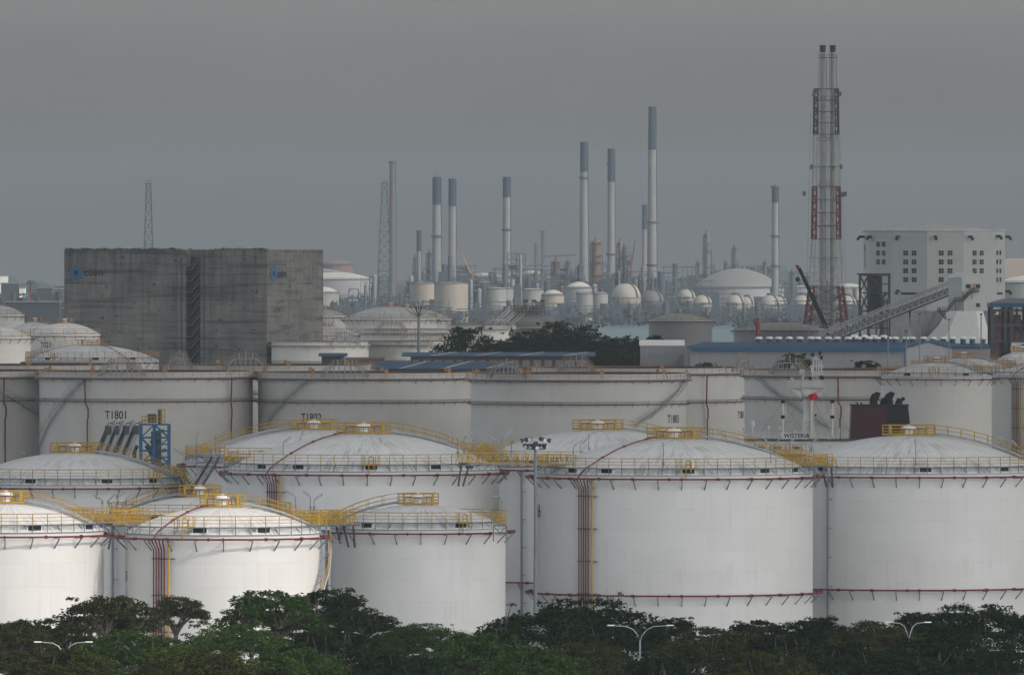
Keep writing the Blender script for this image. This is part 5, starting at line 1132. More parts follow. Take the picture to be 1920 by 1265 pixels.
# dark steel tower left of white building
s = 6.2; root = thing('steel_frame_tower', 'open black steel frame tower with stairs beside the white many-sided building', 'tower', (px(1613, s), F / s, 0)); z = lambda y: pz(y, s); W = (1668 - 1613) / s; D = 7
lv = [z(y) for y in (516, 549, 583, 615)] + [0]; mb = MB()
for xx in (0, W * .29, W * .72, W):
    for yy in (0, D): mb.beam((xx, yy, 0), (xx, yy, lv[0]), .5)
for i, q in enumerate(lv[:-1]):
    for yy in (0, D):
        mb.beam((0, yy, q), (W, yy, q), .45); q2 = lv[i + 1]
        for a, b in ((0, .29), (.29, .72)): mb.beam((W * a, yy, q), (W * b, yy, q2), .3); mb.beam((W * b, yy, q), (W * a, yy, q2), .3)
        mb.beam((W * .72, yy, (q + q2) / 2), (W, yy, (q + q2) / 2), .3)
    for xx in (0, W * .29, W * .72, W): mb.beam((xx, 0, q), (xx, D, q), .4)
mb.bx(-.9, W + .3, -.3, D + .3, lv[0] + .2, lv[0] + .6); mb.build('frame', M['dark'], root)
mb = MB()
for i in range(3): q, q2 = lv[i], lv[i + 1]; mb.beam((W * .33, 1, q2), (W * .68, 1, (q + q2) / 2), 1.0, .3); mb.beam((W * .68, 1.2, (q + q2) / 2), (W * .33, 1.2, q), 1.0, .3)
mb.bx(W * .3, W * .7, 3, 6, lv[2], lv[0]); mb.build('stairwell', M['bluegrey'], root)
mb = MB(); mb.bx(W * .45, W * .65, 2.8, 3, z(534), z(520)); mb.build('panel', M['brown'], root)
mb = MB(); mb.tube([(W * .8, 2, 0), (W * .8, 2, z(556)), (W * .9, 2, z(550))], .55, 8); mb.tube([(W * .95, 2, 0), (W * .95, 2, z(560))], .5, 8); mb.build('duct', M['steel'], root)

# ---------------------------------------------------------------- mobile crane, red crane post
s = 5.6; root = thing('mobile_crane', 'black telescopic crane boom with a red tip and hanging hook', 'crane', (px(1549, s), F / s, 0)); z = lambda y: pz(y, s); x = lambda a: (a - 1549) / s
mb = MB(); b, t = Vector((x(1556), 0, 3)), Vector((x(1498), 0, z(502))); c1, c2 = Vector((x(1548), 0, z(612))), b.lerp(t, .75)
mb.beam(b, c1, 2.0); mb.beam(c1, t.lerp(c1, .45), 1.55); mb.beam(t.lerp(c1, .45), t, 1.15); mb.build('boom', M['black'], root)
mb = MB(); mb.beam(t, t + Vector((-.8, 0, .2)), 1.4); mb.beam(t + Vector((-.5, 0, .3)), (x(1491), 0, z(497)), .4); mb.beam((x(1491), 0, z(498.5)), (x(1497), 0, z(498)), .4); mb.build('boom_tip', M['redfar'], root)
mb = MB(); mb.beam((x(1496.5), 0, z(503)), (x(1496.5), 0, z(519)), .12); mb.build('cable', M['dark'], root)
mb = MB(); mb.tube([(x(1496), 0, z(519)), (x(1496), 0, z(522)), (x(1495.5), 0, z(526)), (x(1494), 0, z(528))], .6, 8, rs=[.25, .8, .7, .2]); mb.build('hook', M['black'], root)
mb = MB(); mb.bx(x(1540), x(1590), -1.5, 1.5, 1.2, 3); [mb.tube([(x(1545 + 10 * k), -1.8, .8), (x(1545 + 10 * k), 1.8, .8)], .8, 12) for k in range(5)]; mb.build('chassis', M['black'], root)
mb = MB(); mb.tube([(x(1551), -6, 20), (x(1551), -6, z(532))], .7, 8); mb.bx(x(1547), x(1554), -7, -5, z(560), z(553)); 
s = 6.9; root = thing('crane_post', 'short red crane post standing before the low domed tank', 'crane', (px(1421, s), F / s, 0)); z = lambda y: pz(y, s)
mb = MB(); mb.tube([(0, 0, 0), (0, 0, z(604))], .75, 8, rs=[.95, .6]); mb.beam((-.3, 0, z(612)), (-1.2, 0, z(600)), .5); mb.beam((-1.2, 0, z(600)), (.3, 0, z(597)), .4); mb.beam((0, 0, z(604)), (.2, 0, z(596)), .5); mb.build('post', M['redfar'], root)

# ---------------------------------------------------------------- long blue-roofed shed with ventilators
s = 7.3; root = thing('long_shed', 'long grey shed with a blue roof and a gable, below the conveyor', 'shed', (px(1295, s), F / s, 0)); z = lambda y: pz(y, s); x = lambda a: (a - 1295) / s; D = 40
mb = MB(); mb.bx(0, x(1697), 0, D, 0, z(655)); ga = [Vector((x(1697), 0, 0)), Vector((x(1789), 9, 0))]; 
mb.bx(x(1697) , x(1860), 9.2, D, 0, z(653)); mb.build('wall', M['greywall'], root)
mb = MB(); a, b = Vector((x(1697.2), .02, 0)), Vector((x(1789), 9.1, 0)); m = (a + b) / 2; mb.prism([a, b, b + up * z(654), m + up * z(641.5), a + up * z(654)], (.3, 6, 0)); mb.build('gable_wall', M['greywall'], root)
s2 = F / (F / s + 20)
ridge = pz(643.5, s2)
mb = MB(); mb.prism([(x(1293), -.8, z(655) + .1), (x(1700), -.8, z(655) + .1), (x(1735), 20, ridge), (x(1320), 20, ridge)], up * .35); mb.prism([(x(1320), 20, ridge), (x(1735), 20, ridge), (x(1735), 41, z(655)), (x(1293), 41, z(655))], up * .35)
mb.prism([a + up * (z(654) + .1) + Vector((-.3, -.5, 0)), m + up * (z(641.5) + .1) + Vector((0, -.5, 0)), m + up * (z(641.5) + .1) + Vector((4, 18, 0)), a + up * (z(654) + .1) + Vector((2, 18, 0))], up * .3)
mb.prism([m + up * (z(641.5) + .1) + Vector((0, -.5, 0)), b + up * (z(654) + .1) + Vector((.3, -.5, 0)), b + up * (z(654) + .1) + Vector((6, 18, 0)), m + up * (z(641.5) + .1) + Vector((4, 18, 0))], up * .3)
mb.prism([(x(1770), 8.6, z(653) + .1), (x(1861), 8.6, z(653) + .1), (x(1858), 25, ridge - .4), (x(1740), 25, ridge - .4)], up * .35); mb.build('roof', M['blueroof'], root)
mb = MB(); mb.bx(x(1295) - .1, x(1697) + .1, -.95, -.8, z(655) - .3, z(655) + .25); mb.bx(x(1695.5), x(1697.5), -.1, -.02, 0, z(655)); mb.build('gutter', M['blue'], root)
VX = [1423, 1443, 1460, 1480, 1500, 1521, 1533, 1553, 1570, 1591, 1602, 1609, 1622, 1630, 1639, 1645, 1658, 1666, 1679, 1698, 1711, 1732, 1749, 1769, 1786, 1806, 1823, 1843]
proto = None
for i, a in enumerate(VX):
    back = i in (10, 12, 14, 16); y = 637.5 if not back else 634.5; lb = ORD[i] + ' white mushroom ventilator from the left along the blue roof'
    loc = Vector((px(a, s2), F / s2 - (0 if not back else -3), pz(y + 2, s2)))
    if proto is None:
        proto = thing('roof_ventilator', lb, 'ventilator', loc, 0, 'white mushroom ventilators on the blue roof'); r = .95
        mb = MB(); mb.cyl((0, 0, -1), .72, 1.75, 12); mb.build('base', M['blueroof'], proto)
        mb = MB(); mb.lathe([(.7, .55), (.95, .6), (.98, .8), (.85, 1.02), (.45, 1.17), (0, 1.2)], 16); mb.build('cap', M['white'], proto)
    else: o = copy_tree(proto); o.location = loc; o['label'] = lb
# small things: sheds
def shed(label, x0, x1, yt, yb, s, roofm, wallm, D=14, yr=None, ov=.5, win=0, zb=0.0, name='shed', fan=False, cat='shed', strip=0):
    root = thing(name, label, cat, (px(x0, s), F / s, 0)); W = (x1 - x0) / s; z = lambda y: pz(y, s); zw = z(yb if yr is None else yr)
    s3 = F / (F / s + D / 2); zr_ = pz(yt, s3)
    mb = MB(); mb.bx(0, W, 0, D, zb, zw)
    for xx in (0, W - .01): mb.prism([(xx, 0, zw), (xx, D, zw), (xx, D / 2, zr_ - .05)], (.01, 0, 0))
    mb.build('wall', M[wallm], root); mb = MB(); mb.prism([(-ov, -ov, zw), (W + ov, -ov, zw), (W + ov, D / 2, zr_), (-ov, D / 2, zr_)], up * .2); mb.prism([(-ov, D / 2, zr_), (W + ov, D / 2, zr_), (W + ov, D + ov, zw), (-ov, D + ov, zw)], up * .2); 
    r = mb.build('roof', M[roofm], root)
    for k in range(strip):
        xx = W * (k + .5) / strip; mb = MB(); mb.prism([(xx - .5, -ov * .9, zw + .21 + .02), (xx + .1, -ov * .9, zw + .21 + .02), (xx + 6, D / 2 - .3, zr_ + .2), (xx + 5.4, D / 2 - .3, zr_ + .2)], up * .04); mb.build('skylight', M['cream'], r)
    for k in range(win):
        mb = MB(); xx = W * (k + .5) / win; mb.bx(xx - W / win * .33, xx + W / win * .33, -.06, .02, zw - 2.6, zw - .9); o = mb.build('window', M['greywall'], root)
    return root
shed('small pale metal shed with a white roof, right of the dark trees', 1201, 1282, 638.5, 683, 7.2, 'white', 'cream' if 0 else 'greywall', 10, 648, .3)
shed('long brown-walled building with a blue roof and pale skylights', 770, 1100, 661.5, 690, 7.6, 'blueroof', 'brown', 26, 668, 2.2, 16, strip=4, name='workshop', cat='building')
shed('lower blue-roofed building in front of the brown-walled one', 712, 955, 679.5, 700, 7.9, 'blueroof', 'brown', 30, 692, 1.5, 0, strip=3, name='workshop', cat='building')
shed('small dark blue-roofed hut beside the concrete block', 603, 645, 663, 690, 7.3, 'blueroof', 'bluegrey', 12, 668, .8)
shed('low red-brown building between the blue-roofed hut and the lower blue roof', 642, 719, 671, 690, 7.4, 'brown', 'brown', 10, 674, .2, 8, name='workshop', cat='building')
# right-hand process building
s = 7.0; root = thing('process_building', 'open dark steel process building with a blue roof edge at the right picture edge', 'building', (px(1857, s), F / s, 0)); z = lambda y: pz(y, s); x = lambda a: (a - 1857) / s; D = 18
mb = MB(); mb.bx(x(1856), x(1990), -.5, D, z(576), z(568)); mb.build('fascia', M['blueroof'], root)
mb = MB(); mb.prism([(x(1856), -.5, z(568)), (x(1990), -.5, z(568)), (x(1990), D / 2, z(561)), (x(1885), D / 2, z(561))], up * .2); mb.build('roof', M['steel'], root)
mb = MB()
for xx in (1860, 1885, 1897, 1925, 1950, 1975):
    for yy in (0, D * .5, D): mb.beam((x(xx), yy, 0), (x(xx), yy, z(575)), .7)
for y in (582, 610, 640): 
    for yy in (0, D * .5, D): mb.beam((x(1858), yy, z(y)), (x(1988), yy, z(y)), .6)
mb.build('frame', M['dark'], root)
mb = MB(); rng = random.Random(9)
for k in range(46):
    a = rng.uniform(1862, 1975); y = rng.uniform(580, 660); yy = rng.uniform(1, D - 1)
    if rng.random() < .5: mb.tube([(x(a), yy, z(y)), (x(a + rng.uniform(6, 25)), yy, z(y))], rng.uniform(.15, .4), 6)
    else: mb.tube([(x(a), yy, z(y + 12)), (x(a), yy, z(y - 8))], rng.uniform(.2, .7), 8)
for a, r in ((1871, 1.2), (1905, 1.6), (1940, 1.4)): mb.cyl((x(a), 5, 0), r, z(590), 14)
mb.build('pipework', M['brown'], root); mb = MB(); mb.bx(x(1862), x(1985), D * .8, D, 0, z(600)); mb.build('back_wall', M['bluegrey'], root)
mb = MB(); mb.bx(x(1895), x(1990), -6, -2, 0, z(641)); lo = mb.build('annexe', M['cream'], root); mb = MB(); mb.bx(x(1893), x(1990), -6.3, -1.8, z(641), z(638)); mb.build('annexe_roof', M['blueroof'], lo)
c = Vector((x(1917), -6.1, z(652))); mb = MB(); mb.prism([c + Vector((1.2 * cos(2 * pi * i / 8), 0, 1.2 * sin(2 * pi * i / 8))) for i in range(8)], (0, -.1, 0)); e = mb.build('emblem', M['emblem'], lo); mb = MB(); mb.prism([c + Vector((.4 * cos(2 * pi * i / 8), -.12, .4 * sin(2 * pi * i / 8))) for i in range(8)], (0, -.08, 0)); mb.build('emblem_centre', M['number'], e)
# lightning mast with rods
s = 7.1; root = thing('lightning_mast', 'grey pole with a spray of thin rods at its top, left of the dark trees', 'mast', (px(785, s), F / s, 0)); z = lambda y: pz(y, s); mb = MB(); mb.tube([(0, 0, 0), (0, 0, z(592))], .45, 8, rs=[.6, .35]); mb.build('pole', M['steel'], root)
mb = MB(); 
for dx, dy in ((0, -32), (-10, -28), (-18, -20), (-24, -14), (9, -31), (17, -24), (24, -18), (-5, -20), (5, -22)): mb.beam((0, 0, z(594)), (dx / s, (dx % 5 - 2) * .8, z(594 + dy)), .16)
mb.build('rod', M['dark'], root)
s = 7.5
for i, (a, y0, y1) in enumerate(((1697, 622, 690), (1722, 590, 680), (1777, 600, 680), (1837, 590, 680), (1663, 634, 680))):
    root = thing('pole', 'thin dark pole rising past the blue shed roof, ' + ORD[i] + (' in a row' if i else ' by the gable'), 'pole', (px(a, s), F / s - 8, 0), 0, 'thin poles along the blue shed'); mb = MB(); mb.tube([(0, 0, 0), (0, 0, pz(y0, s))], .16, 6); mb.build('pole', M['steel'], root)
    mb = MB(); mb.box((0, 0, pz(y0, s) + .2), (.6, .3, .4)); mb.build('lamp', M['dark'], root)
# bushes, tanks of the left and centre middle distance ------------------------
KF = dict(far=True, shell='shell_bright', dome='dome', rail='orange', spout=None, hatch=None, group='white tanks of the middle distance')
def ft(label, cx, s, Rp, yr, ya, **k):
    d = dict(KF); d.update(k); R = Rp / s; s2 = F / (F / s - R); return dome_tank(label, cx, s, R, pz(yr, s2), pz(ya, s), **d)
o = ft('white domed tank painted T023 left of the concrete block', 122, 7.1, 66, 628, 606, name='storage_tank'); wrap_text('T023', 1.5, 66 / 7.1, -31, pz(652, 7.15), o, narrow=.8)
ft('domed tank with a yellow vent left of the tank T023', 66, 6.6, 58, 628, 604, stair=70)
ft('domed tank at the left picture edge, highest of the left group', -4, 6.2, 50, 591, 573)
ft('low domed tank at the left picture edge in front of its group', -18, 7.2, 76, 633, 612, stair=-60)
ft('wide domed tank right of the concrete block, biggest of the white middle group', 733, 6.3, 86, 598, 575)
ft('domed tank behind the widest one, its edge against the sea', 764, 6.1, 83, 599, 578)
ft('small domed tank top touching the concrete block', 610, 6.2, 40, 593, 581)
ft('low domed tank close to the concrete block under yellow rails', 612, 6.6, 58, 627, 612)
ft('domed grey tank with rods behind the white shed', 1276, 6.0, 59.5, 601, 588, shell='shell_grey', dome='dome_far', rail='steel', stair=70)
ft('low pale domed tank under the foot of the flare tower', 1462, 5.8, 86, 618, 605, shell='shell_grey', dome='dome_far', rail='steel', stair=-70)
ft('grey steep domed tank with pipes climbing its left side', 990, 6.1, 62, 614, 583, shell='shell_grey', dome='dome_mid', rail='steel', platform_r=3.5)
GR = dict(group='white tanks of the middle distance', far=True, shields=0, shell='shell_bright')
float_tank('open-topped tank right of the hut by the concrete block', 600, 7.0, 91, 641, gantry=(32,), **GR)
float_tank('open-topped tank behind the lightning mast pole', 775, 6.9, 90, 640, gantry=(3,), **GR)
float_tank('open-topped tank in the second row behind the lightning mast', 765, 6.65, 88, 618, gantry=(-20,), **GR)
float_tank('cream open-topped tank between the two clumps of dark trees', 905, 6.7, 62, 610, gantry=(28,), **GR)
# rods and sloping stairs on the grey dome
s = 6.1; root = thing('pipe_stairs', 'three parallel sloping pipe stairs climbing the grey dome to a railed top deck', 'stair', (px(990, s), F / s - 10, 0)); z = lambda y: pz(y, s); x = lambda a: (a - 990) / s
for k, (a0, y0, a1, y1) in enumerate(((928, 608, 962, 576), (942, 610, 975, 580), (957, 612, 988, 584))):
    mb = MB(); A, B = Vector((x(a0), 0, z(y0))), Vector((x(a1), 3 + k, z(y1)))
    for o in (-.6, .6): mb.beam(A + Vector((0, o, 0)), B + Vector((0, o, 0)), .25); mb.beam(A + Vector((0, o, 1.1)), B + Vector((0, o, 1.1)), .15)
    for i in range(9): p = A.lerp(B, i / 8); mb.beam(p, p + up * 1.1, .14); mb.beam(p - Vector((0, .6, 0)), p + Vector((0, .6, 0)), .3)
    mb.build('stair_flight', M['cream'], root)
mb = MB()
for yy in (2, 6):
    for y in (573, 578, 584): mb.beam((x(958), yy, z(y)), (x(1021), yy, z(y)), .2)
    for a in range(958, 1024, 7): mb.beam((x(a), yy, z(590)), (x(a), yy, z(572)), .2)
for i in range(10): a = 960 + i * 6; mb.beam((x(a), 2, z(584)), (x(a + 6), 2, z(576)), .15)
mb.build('top_deck', M['rusty'], root)
mb = MB()
for a in (983, 987.5, 999, 1003.5, 1015, 1019): mb.beam((x(a), 4, z(578)), (x(a), 4, z(565)), .2); mb.box((x(a), 4, z(564)), (.7, .5, .7))
mb.build('vent_pipe', M['dark'], root)
# ---------------------------------------------------------------- far shore refinery
SF = 2.26
def stack(label, cx, yt, yb, w, ycap, s=2.2, body='stack', plat=(), top=None, taper=.88, cap='cap'):
    root = thing('chimney', label, 'chimney', (px(cx, s), F / s, 0), 0, 'chimneys of the far refinery'); z = lambda y: pz(y, s); r = w / 2 / s * 1.12
    zc = z(ycap) if ycap else z(yt); rr = lambda q: r * (1 - (1 - taper) * q / z(yt))
    mb = MB(); mb.tube([(0, 0, 0), (0, 0, zc * .5), (0, 0, zc)], r, 20, rs=[r, rr(zc * .5), rr(zc)]); mb.build('shaft', M[body], root)
    if ycap: mb = MB(); mb.tube([(0, 0, zc), (0, 0, z(yt))], r, 20, rs=[rr(zc) + .12, rr(z(yt)) + .1]); mb.build('cap', M[cap], root)
    mb = MB(); 
    for y in plat: mb.lathe([(rr(z(y)) * .9, 0), (rr(z(y)) + 1.1, 0), (rr(z(y)) + 1.1, 1.3), (rr(z(y)) + .95, 1.3), (rr(z(y)) + .95, .3)], 16, (0, 0, z(y)), smooth=False)
    mb.beam((r * 1.02, -r * .3, 2), (rr(z(yt)) * 1.05, -r * .3, z(yt)), .45); mb.build('ladder', M['bluegrey'], root)
    if top:
        mb = MB()
        for dx in top: mb.beam((dx, 0, z(yt)), (dx, 0, z(yt) + 2.6), .5)
        mb.build('tip', M['bluegrey'], root)
    return root
stack('short dark-topped chimney, leftmost of the chimney group', 785.5, 432, 540, 8.5, 471)
stack('left one of the twin dark-topped chimneys with small rods on top', 819, 332, 540, 16, 384, top=(-1.5, 1), plat=(444,))
stack('right one of the twin dark-topped chimneys', 848, 335, 540, 14, 387, top=(0,), body='stack')
stack('dark-topped chimney standing alone above the tallest steelwork', 950, 332, 540, 14.5, 370, plat=(432,))
stack('thick dark-topped chimney beside the orange column', 1095, 266, 560, 16, 322, plat=(335,), taper=.78)
stack('slim dark-topped chimney with pipes up its side', 1146, 279, 560, 13.5, 341, plat=(310, 478))
stack('highest dark-topped chimney of the far refinery', 1223, 200, 580, 17, 281, plat=(418, 498), taper=.74)
stack('short dark-topped chimney just left of the highest one', 1208.5, 384, 560, 9, 430, s=2.1)
stack('pale chimney with a dark band, standing alone near the flare tower', 1453.5, 351, 560, 12.5, 380, plat=(352, 444, 500), top=(-.6, .6), s=2.3)
stack('plain reddish chimney beside a lattice mast', 736, 302, 560, 12.5, None, body='stackred', plat=(306,), taper=.8)
stack('thin plain vent stack, the shorter of two', 1004.5, 456, 540, 5, None, body='stackred', s=2.2, taper=.8)
stack('thin plain vent stack, the taller of two', 1017.5, 433, 540, 4.6, None, body='stackred', s=2.2, plat=(436, 508), taper=.9)
for label, cx, yt, yb, wb, wt, s, m, n in (('dark lattice mast leaning against the reddish chimney', 721, 343, 545, 32, 9, 2.3, 'bluegrey', 14), ('pale lattice mast rising behind the concrete block', 278.5, 344, 520, 22, 8, 2.6, 'bluegrey', 12)):
    root = thing('lattice_mast', label, 'mast', (px(cx, s), F / s, 0), 0, 'lattice masts'); z = lambda y: pz(y, s); mb = MB()
    lattice(mb, 0, 0, 0, z(yt), (wb if cx > 300 else 26) / s, wt / s, n, .6 if cx > 300 else .5); mb.build('lattice', M[m], root)
    mb = MB(); mb.box((0, 0, z(yt)), (wt / s + 2, wt / s + 2, .8)); mb.box((0, 0, z(yt) + 2), (wt / s + 1.4, wt / s + 1.4, .4)); mb.build('top_deck', M[m], root)
def column(label, cx, yt, w, s=SF, m='rusty', plats=6, grp='process columns of the far refinery', dome=True, base=0):
    root = thing('process_column', label, 'column', (px(cx, s), F / s, base), 0, grp); r = w / 2 / s; H = pz(yt, s) - base; mb = MB()
    mb.lathe([(r, 0), (r, H - r * .7), (r * .85, H - r * .3), (r * .5, H - .1), (0, H)], 16); mb.build('shell', M[m], root); mb = MB()
    for k in range(plats):
        q = H * (.30 + .66 * k / max(1, plats - 1)); a0 = (k * 2.1) % 6.28; mb.lathe([(r * .9, 0), (r + 1.7, 0), (r + 1.7, .35), (r * .9, .35)], 12, (0, 0, q), a0, a0 + 4.2, smooth=False)
        mb.lathe([(r + 1.65, 1.2), (r + 1.75, 1.3)], 12, (0, 0, q), a0, a0 + 4.2)
        for j in range(6): a = a0 + 4.2 * j / 5; mb.beam(((r + 1.7) * sin(a), -(r + 1.7) * cos(a), q), ((r + 1.7) * sin(a), -(r + 1.7) * cos(a), q + 1.3), .25)
    mb.tube([(-r - 1, -.5, 2), (-r - 1, -.5, H * .93), (0, -.5, H + 2), ], .55, 6); mb.tube([(r + 1.2, -.5, 2), (r + 1.2, -.5, H * .8)], .35, 6); mb.build('platform', M['bluegrey'], root); return root
column('fat orange-rusted process column right of the thick chimney', 1118, 450, 18, plats=9)
column('red-brown process column under a flat crane arm', 1043, 488, 14, plats=6)
column('slim dark process column right of the red-brown one', 1065, 490, 6, m='bluegrey', plats=4)
column('process column left of the steelwork behind the slim chimney', 1163, 452, 9, m='stackred', plats=8)
column('grey process column right of the slim chimney', 1171, 462, 7, m='bluegrey', plats=7)
column('tall slim process column left above the great grey dome', 1326, 436, 11, 2.15, m='stackred', plats=8)
column('second column with a wide top above the middle of the great grey dome', 1377, 463, 7, 2.15, m='bluegrey', plats=4)
column('short column with a flared top left of the great grey dome', 1309, 492, 5, 2.15, m='bluegrey', plats=3)
column('short column by the right shoulder of the great grey dome', 1435, 490, 4, 2.15, m='stackred', plats=3)
column('grey column behind the twin chimneys', 806, 472, 8, m='bluegrey', plats=6)
column('short grey column left of the short chimney', 779, 482, 4, m='bluegrey', plats=4)
column('stub column beside the thick chimney', 1088, 497, 12, m='bluegrey', plats=4)
column('stub column right of the highest chimney group', 1486, 508, 8, 2.15, m='bluegrey', plats=3)
def unit(label, x0, x1, yt, seed, s=SF, levels=None, peak=None):
    rng = random.Random(seed); root = thing('process_unit', label, 'steelwork', (px((x0 + x1) / 2, s), F / s + 5, 0), 0, 'steelwork units of the far refinery'); W = (x1 - x0) / s; H = pz(yt, s); D = W * .6; mb = MB(); nx = max(2, int(W / 7)); nz = max(3, int(H / 6))
    hs_ = [H * rng.uniform(.55, 1.0) if peak is None else H * max(.3, 1 - abs((i + .5) / nx - peak) * 1.5) for i in range(nx)]
    for i in range(nx):
        xa, xb = -W / 2 + W * i / nx, -W / 2 + W * (i + 1) / nx; h = hs_[i]
        for xx in (xa, xb):
            for yy in (-D / 2, D / 2): mb.beam((xx, yy, 0), (xx, yy, h), .6)
        for k in range(1, nz + 1):
            q = h * k / nz
            for yy in (-D / 2, D / 2):
                mb.beam((xa, yy, q), (xb, yy, q), .55)
                if rng.random() < .5: mb.beam((xa, yy, q), (xb, yy, q - h / nz), .35)
            if rng.random() < .6: mb.beam((xa, -D / 2, q + 1.2), (xb, -D / 2, q + 1.2), .2)
            if rng.random() < .55: mb.box(((xa + xb) / 2, 0, q - h / nz * .4), ((xb - xa) * rng.uniform(.3, .9), D * .5, h / nz * rng.uniform(.3, .7)))
    mb.build('frame', M['bluegrey'], root)
    for k in range(max(2, nx)):
        xx = -W * .45 + W * .9 * (k + .5) / max(2, nx); h = H * rng.uniform(.35, .85); m2 = MB(); r = rng.uniform(.8, 2.2); m2.cyl((xx, -D / 2 - 1, 0), r, h, 12); m2.sphere((xx, -D / 2 - 1, h), r, 12, 4, 0); m2.build('vessel', M[rng.choice(('stackred', 'bluegrey', 'bluegrey', 'steel'))], root)
    m2 = MB(); m2.beam((-W / 2, -D / 2 - .8, H * .3), (W / 2, -D / 2 - .8, H * .3), .6); m2.beam((-W / 2, -D / 2 - .8, 0), (-W / 2, -D / 2 - .8, H * .8), .5)
    for k in range(nx * 3):
        xx = rng.uniform(-W / 2, W / 2); q = rng.uniform(3, H * .8); l = rng.uniform(3, 10); m2.tube([(xx, -D / 2 - .8, q), (xx + l, -D / 2 - .8, q), (xx + l, -D / 2 - .8, q - rng.uniform(2, 8))], .35, 5)
    m2.build('pipework', M['steel'], root)
    return root
U = ((1205, 1262, 492, 'right of the highest chimney', .3), (872, 940, 508, 'low and wide between the twin and the lone chimney', None), (1022, 1085, 500, 'under the flat crane arm', .5), (1128, 1160, 478, 'small and tall between the orange column and the slim chimney', .5), (760, 800, 488, 'behind the short dark-topped chimney', .5), (793, 836, 476, 'behind and left of the twin chimneys', .4), (834, 868, 458, 'tall and narrow between the twin chimneys', .45), (866, 902, 500, 'low, right of the twin chimneys', None), (935, 1002, 447, 'high and pyramid-shaped, right of the lone dark-topped chimney', .5), (915, 940, 498, 'small, left of the pyramid-shaped one', None),
     (995, 1040, 520, 'low, under the two thin vent stacks', None), (1075, 1140, 512, 'at the foot of the orange column', None), (1150, 1216, 470, 'behind the slim chimney', .35), (1180, 1250, 500, 'around the foot of the highest chimney', None), (1325, 1370, 474, 'left above the great grey dome', .3), (1365, 1420, 488, 'right above the great grey dome', None),
     (1405, 1440, 497, 'at the right shoulder of the great grey dome', None), (1245, 1300, 520, 'low, left of the great grey dome', None), (1465, 1520, 515, 'low, left of the flare tower', None), (740, 795, 518, 'low, right of the reddish chimney', None), (676, 745, 500, 'around the foot of the lattice mast', .5), (600, 690, 540, 'low, right behind the concrete block', None), (1060, 1110, 505, 'between the slim dark column and the thick chimney', None))
for i, (a, b, y, wds, pk_) in enumerate(U): unit('far steelwork unit ' + wds, a, b, y, 20 + i, s=2.05 if a > 1240 else SF, peak=pk_)
FT = dict(far=True, shell='shell_rust', dome='dome_far', rail='bluegrey', spout=None, hatch=None, group='tanks on the far shore', name='storage_tank', platform_r=2)
def far_tank(label, x0, x1, yr, yb, shell='shell_rust', rise=3, s=2.33, dome='dome_low'):
    cx = (x0 + x1) / 2; R = (x1 - x0) / 2 / s; z0 = max(0, pz(yb, s)); zr = pz(yr, s); root = thing('storage_tank', label, 'storage tank', (px(cx, s), F / s, z0), 0, 'tanks on the far shore')
    mb = MB(); mb.lathe([(R, -z0), (R, zr - z0)], 40); mb.build('shell', M[shell], root)
    mb = MB(); mb.lathe([(R + .1, zr - z0)] + [(R * (1 - k / 5), zr - z0 + .2 + rise * (1 - (1 - k / 5) ** 2)) for k in range(6)], 40); mb.build('dome_roof', M[dome], root)
    mb = MB(); ring(mb, R + .4, zr - z0 + 1.2, .2, 40, 4); ring(mb, R + .4, zr - z0 + .1, .3, 40, 4)
    for k in range(30): mb.beam(pol(12 * k, R + .4, zr - z0), pol(12 * k, R + .4, zr - z0 + 1.2), .2)
    mb.build('rail', M['bluegrey'], root); return root
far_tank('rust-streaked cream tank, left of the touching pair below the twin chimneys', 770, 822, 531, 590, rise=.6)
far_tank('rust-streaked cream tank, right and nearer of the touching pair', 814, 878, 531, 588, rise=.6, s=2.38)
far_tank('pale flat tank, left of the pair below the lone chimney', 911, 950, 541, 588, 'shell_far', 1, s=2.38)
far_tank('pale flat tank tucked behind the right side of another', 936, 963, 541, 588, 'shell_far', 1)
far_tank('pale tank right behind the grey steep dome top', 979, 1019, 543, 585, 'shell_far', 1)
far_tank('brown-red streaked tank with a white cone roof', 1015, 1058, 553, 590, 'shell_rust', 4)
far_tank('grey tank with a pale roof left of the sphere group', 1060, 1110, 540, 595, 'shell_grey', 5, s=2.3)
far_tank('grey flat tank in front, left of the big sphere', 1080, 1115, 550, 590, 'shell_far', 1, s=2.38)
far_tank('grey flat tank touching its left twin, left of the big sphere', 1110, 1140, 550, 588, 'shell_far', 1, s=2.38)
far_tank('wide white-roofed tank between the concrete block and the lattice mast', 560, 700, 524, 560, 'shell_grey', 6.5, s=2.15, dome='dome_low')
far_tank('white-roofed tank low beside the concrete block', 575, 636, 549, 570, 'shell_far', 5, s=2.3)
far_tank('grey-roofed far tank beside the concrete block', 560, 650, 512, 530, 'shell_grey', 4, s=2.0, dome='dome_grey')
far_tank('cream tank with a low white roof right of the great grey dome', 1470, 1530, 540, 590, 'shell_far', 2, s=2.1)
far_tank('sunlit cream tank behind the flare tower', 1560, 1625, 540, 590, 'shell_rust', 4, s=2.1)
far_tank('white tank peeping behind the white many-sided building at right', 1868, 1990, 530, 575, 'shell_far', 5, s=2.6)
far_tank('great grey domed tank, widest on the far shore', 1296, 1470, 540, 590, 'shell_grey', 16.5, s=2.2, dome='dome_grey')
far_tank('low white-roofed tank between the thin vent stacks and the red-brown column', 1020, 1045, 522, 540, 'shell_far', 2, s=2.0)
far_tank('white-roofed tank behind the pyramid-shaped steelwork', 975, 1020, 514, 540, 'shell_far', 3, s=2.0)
far_tank('white-roofed tank right of the twin chimneys', 868, 945, 518, 540, 'shell_far', 3, s=2.0)
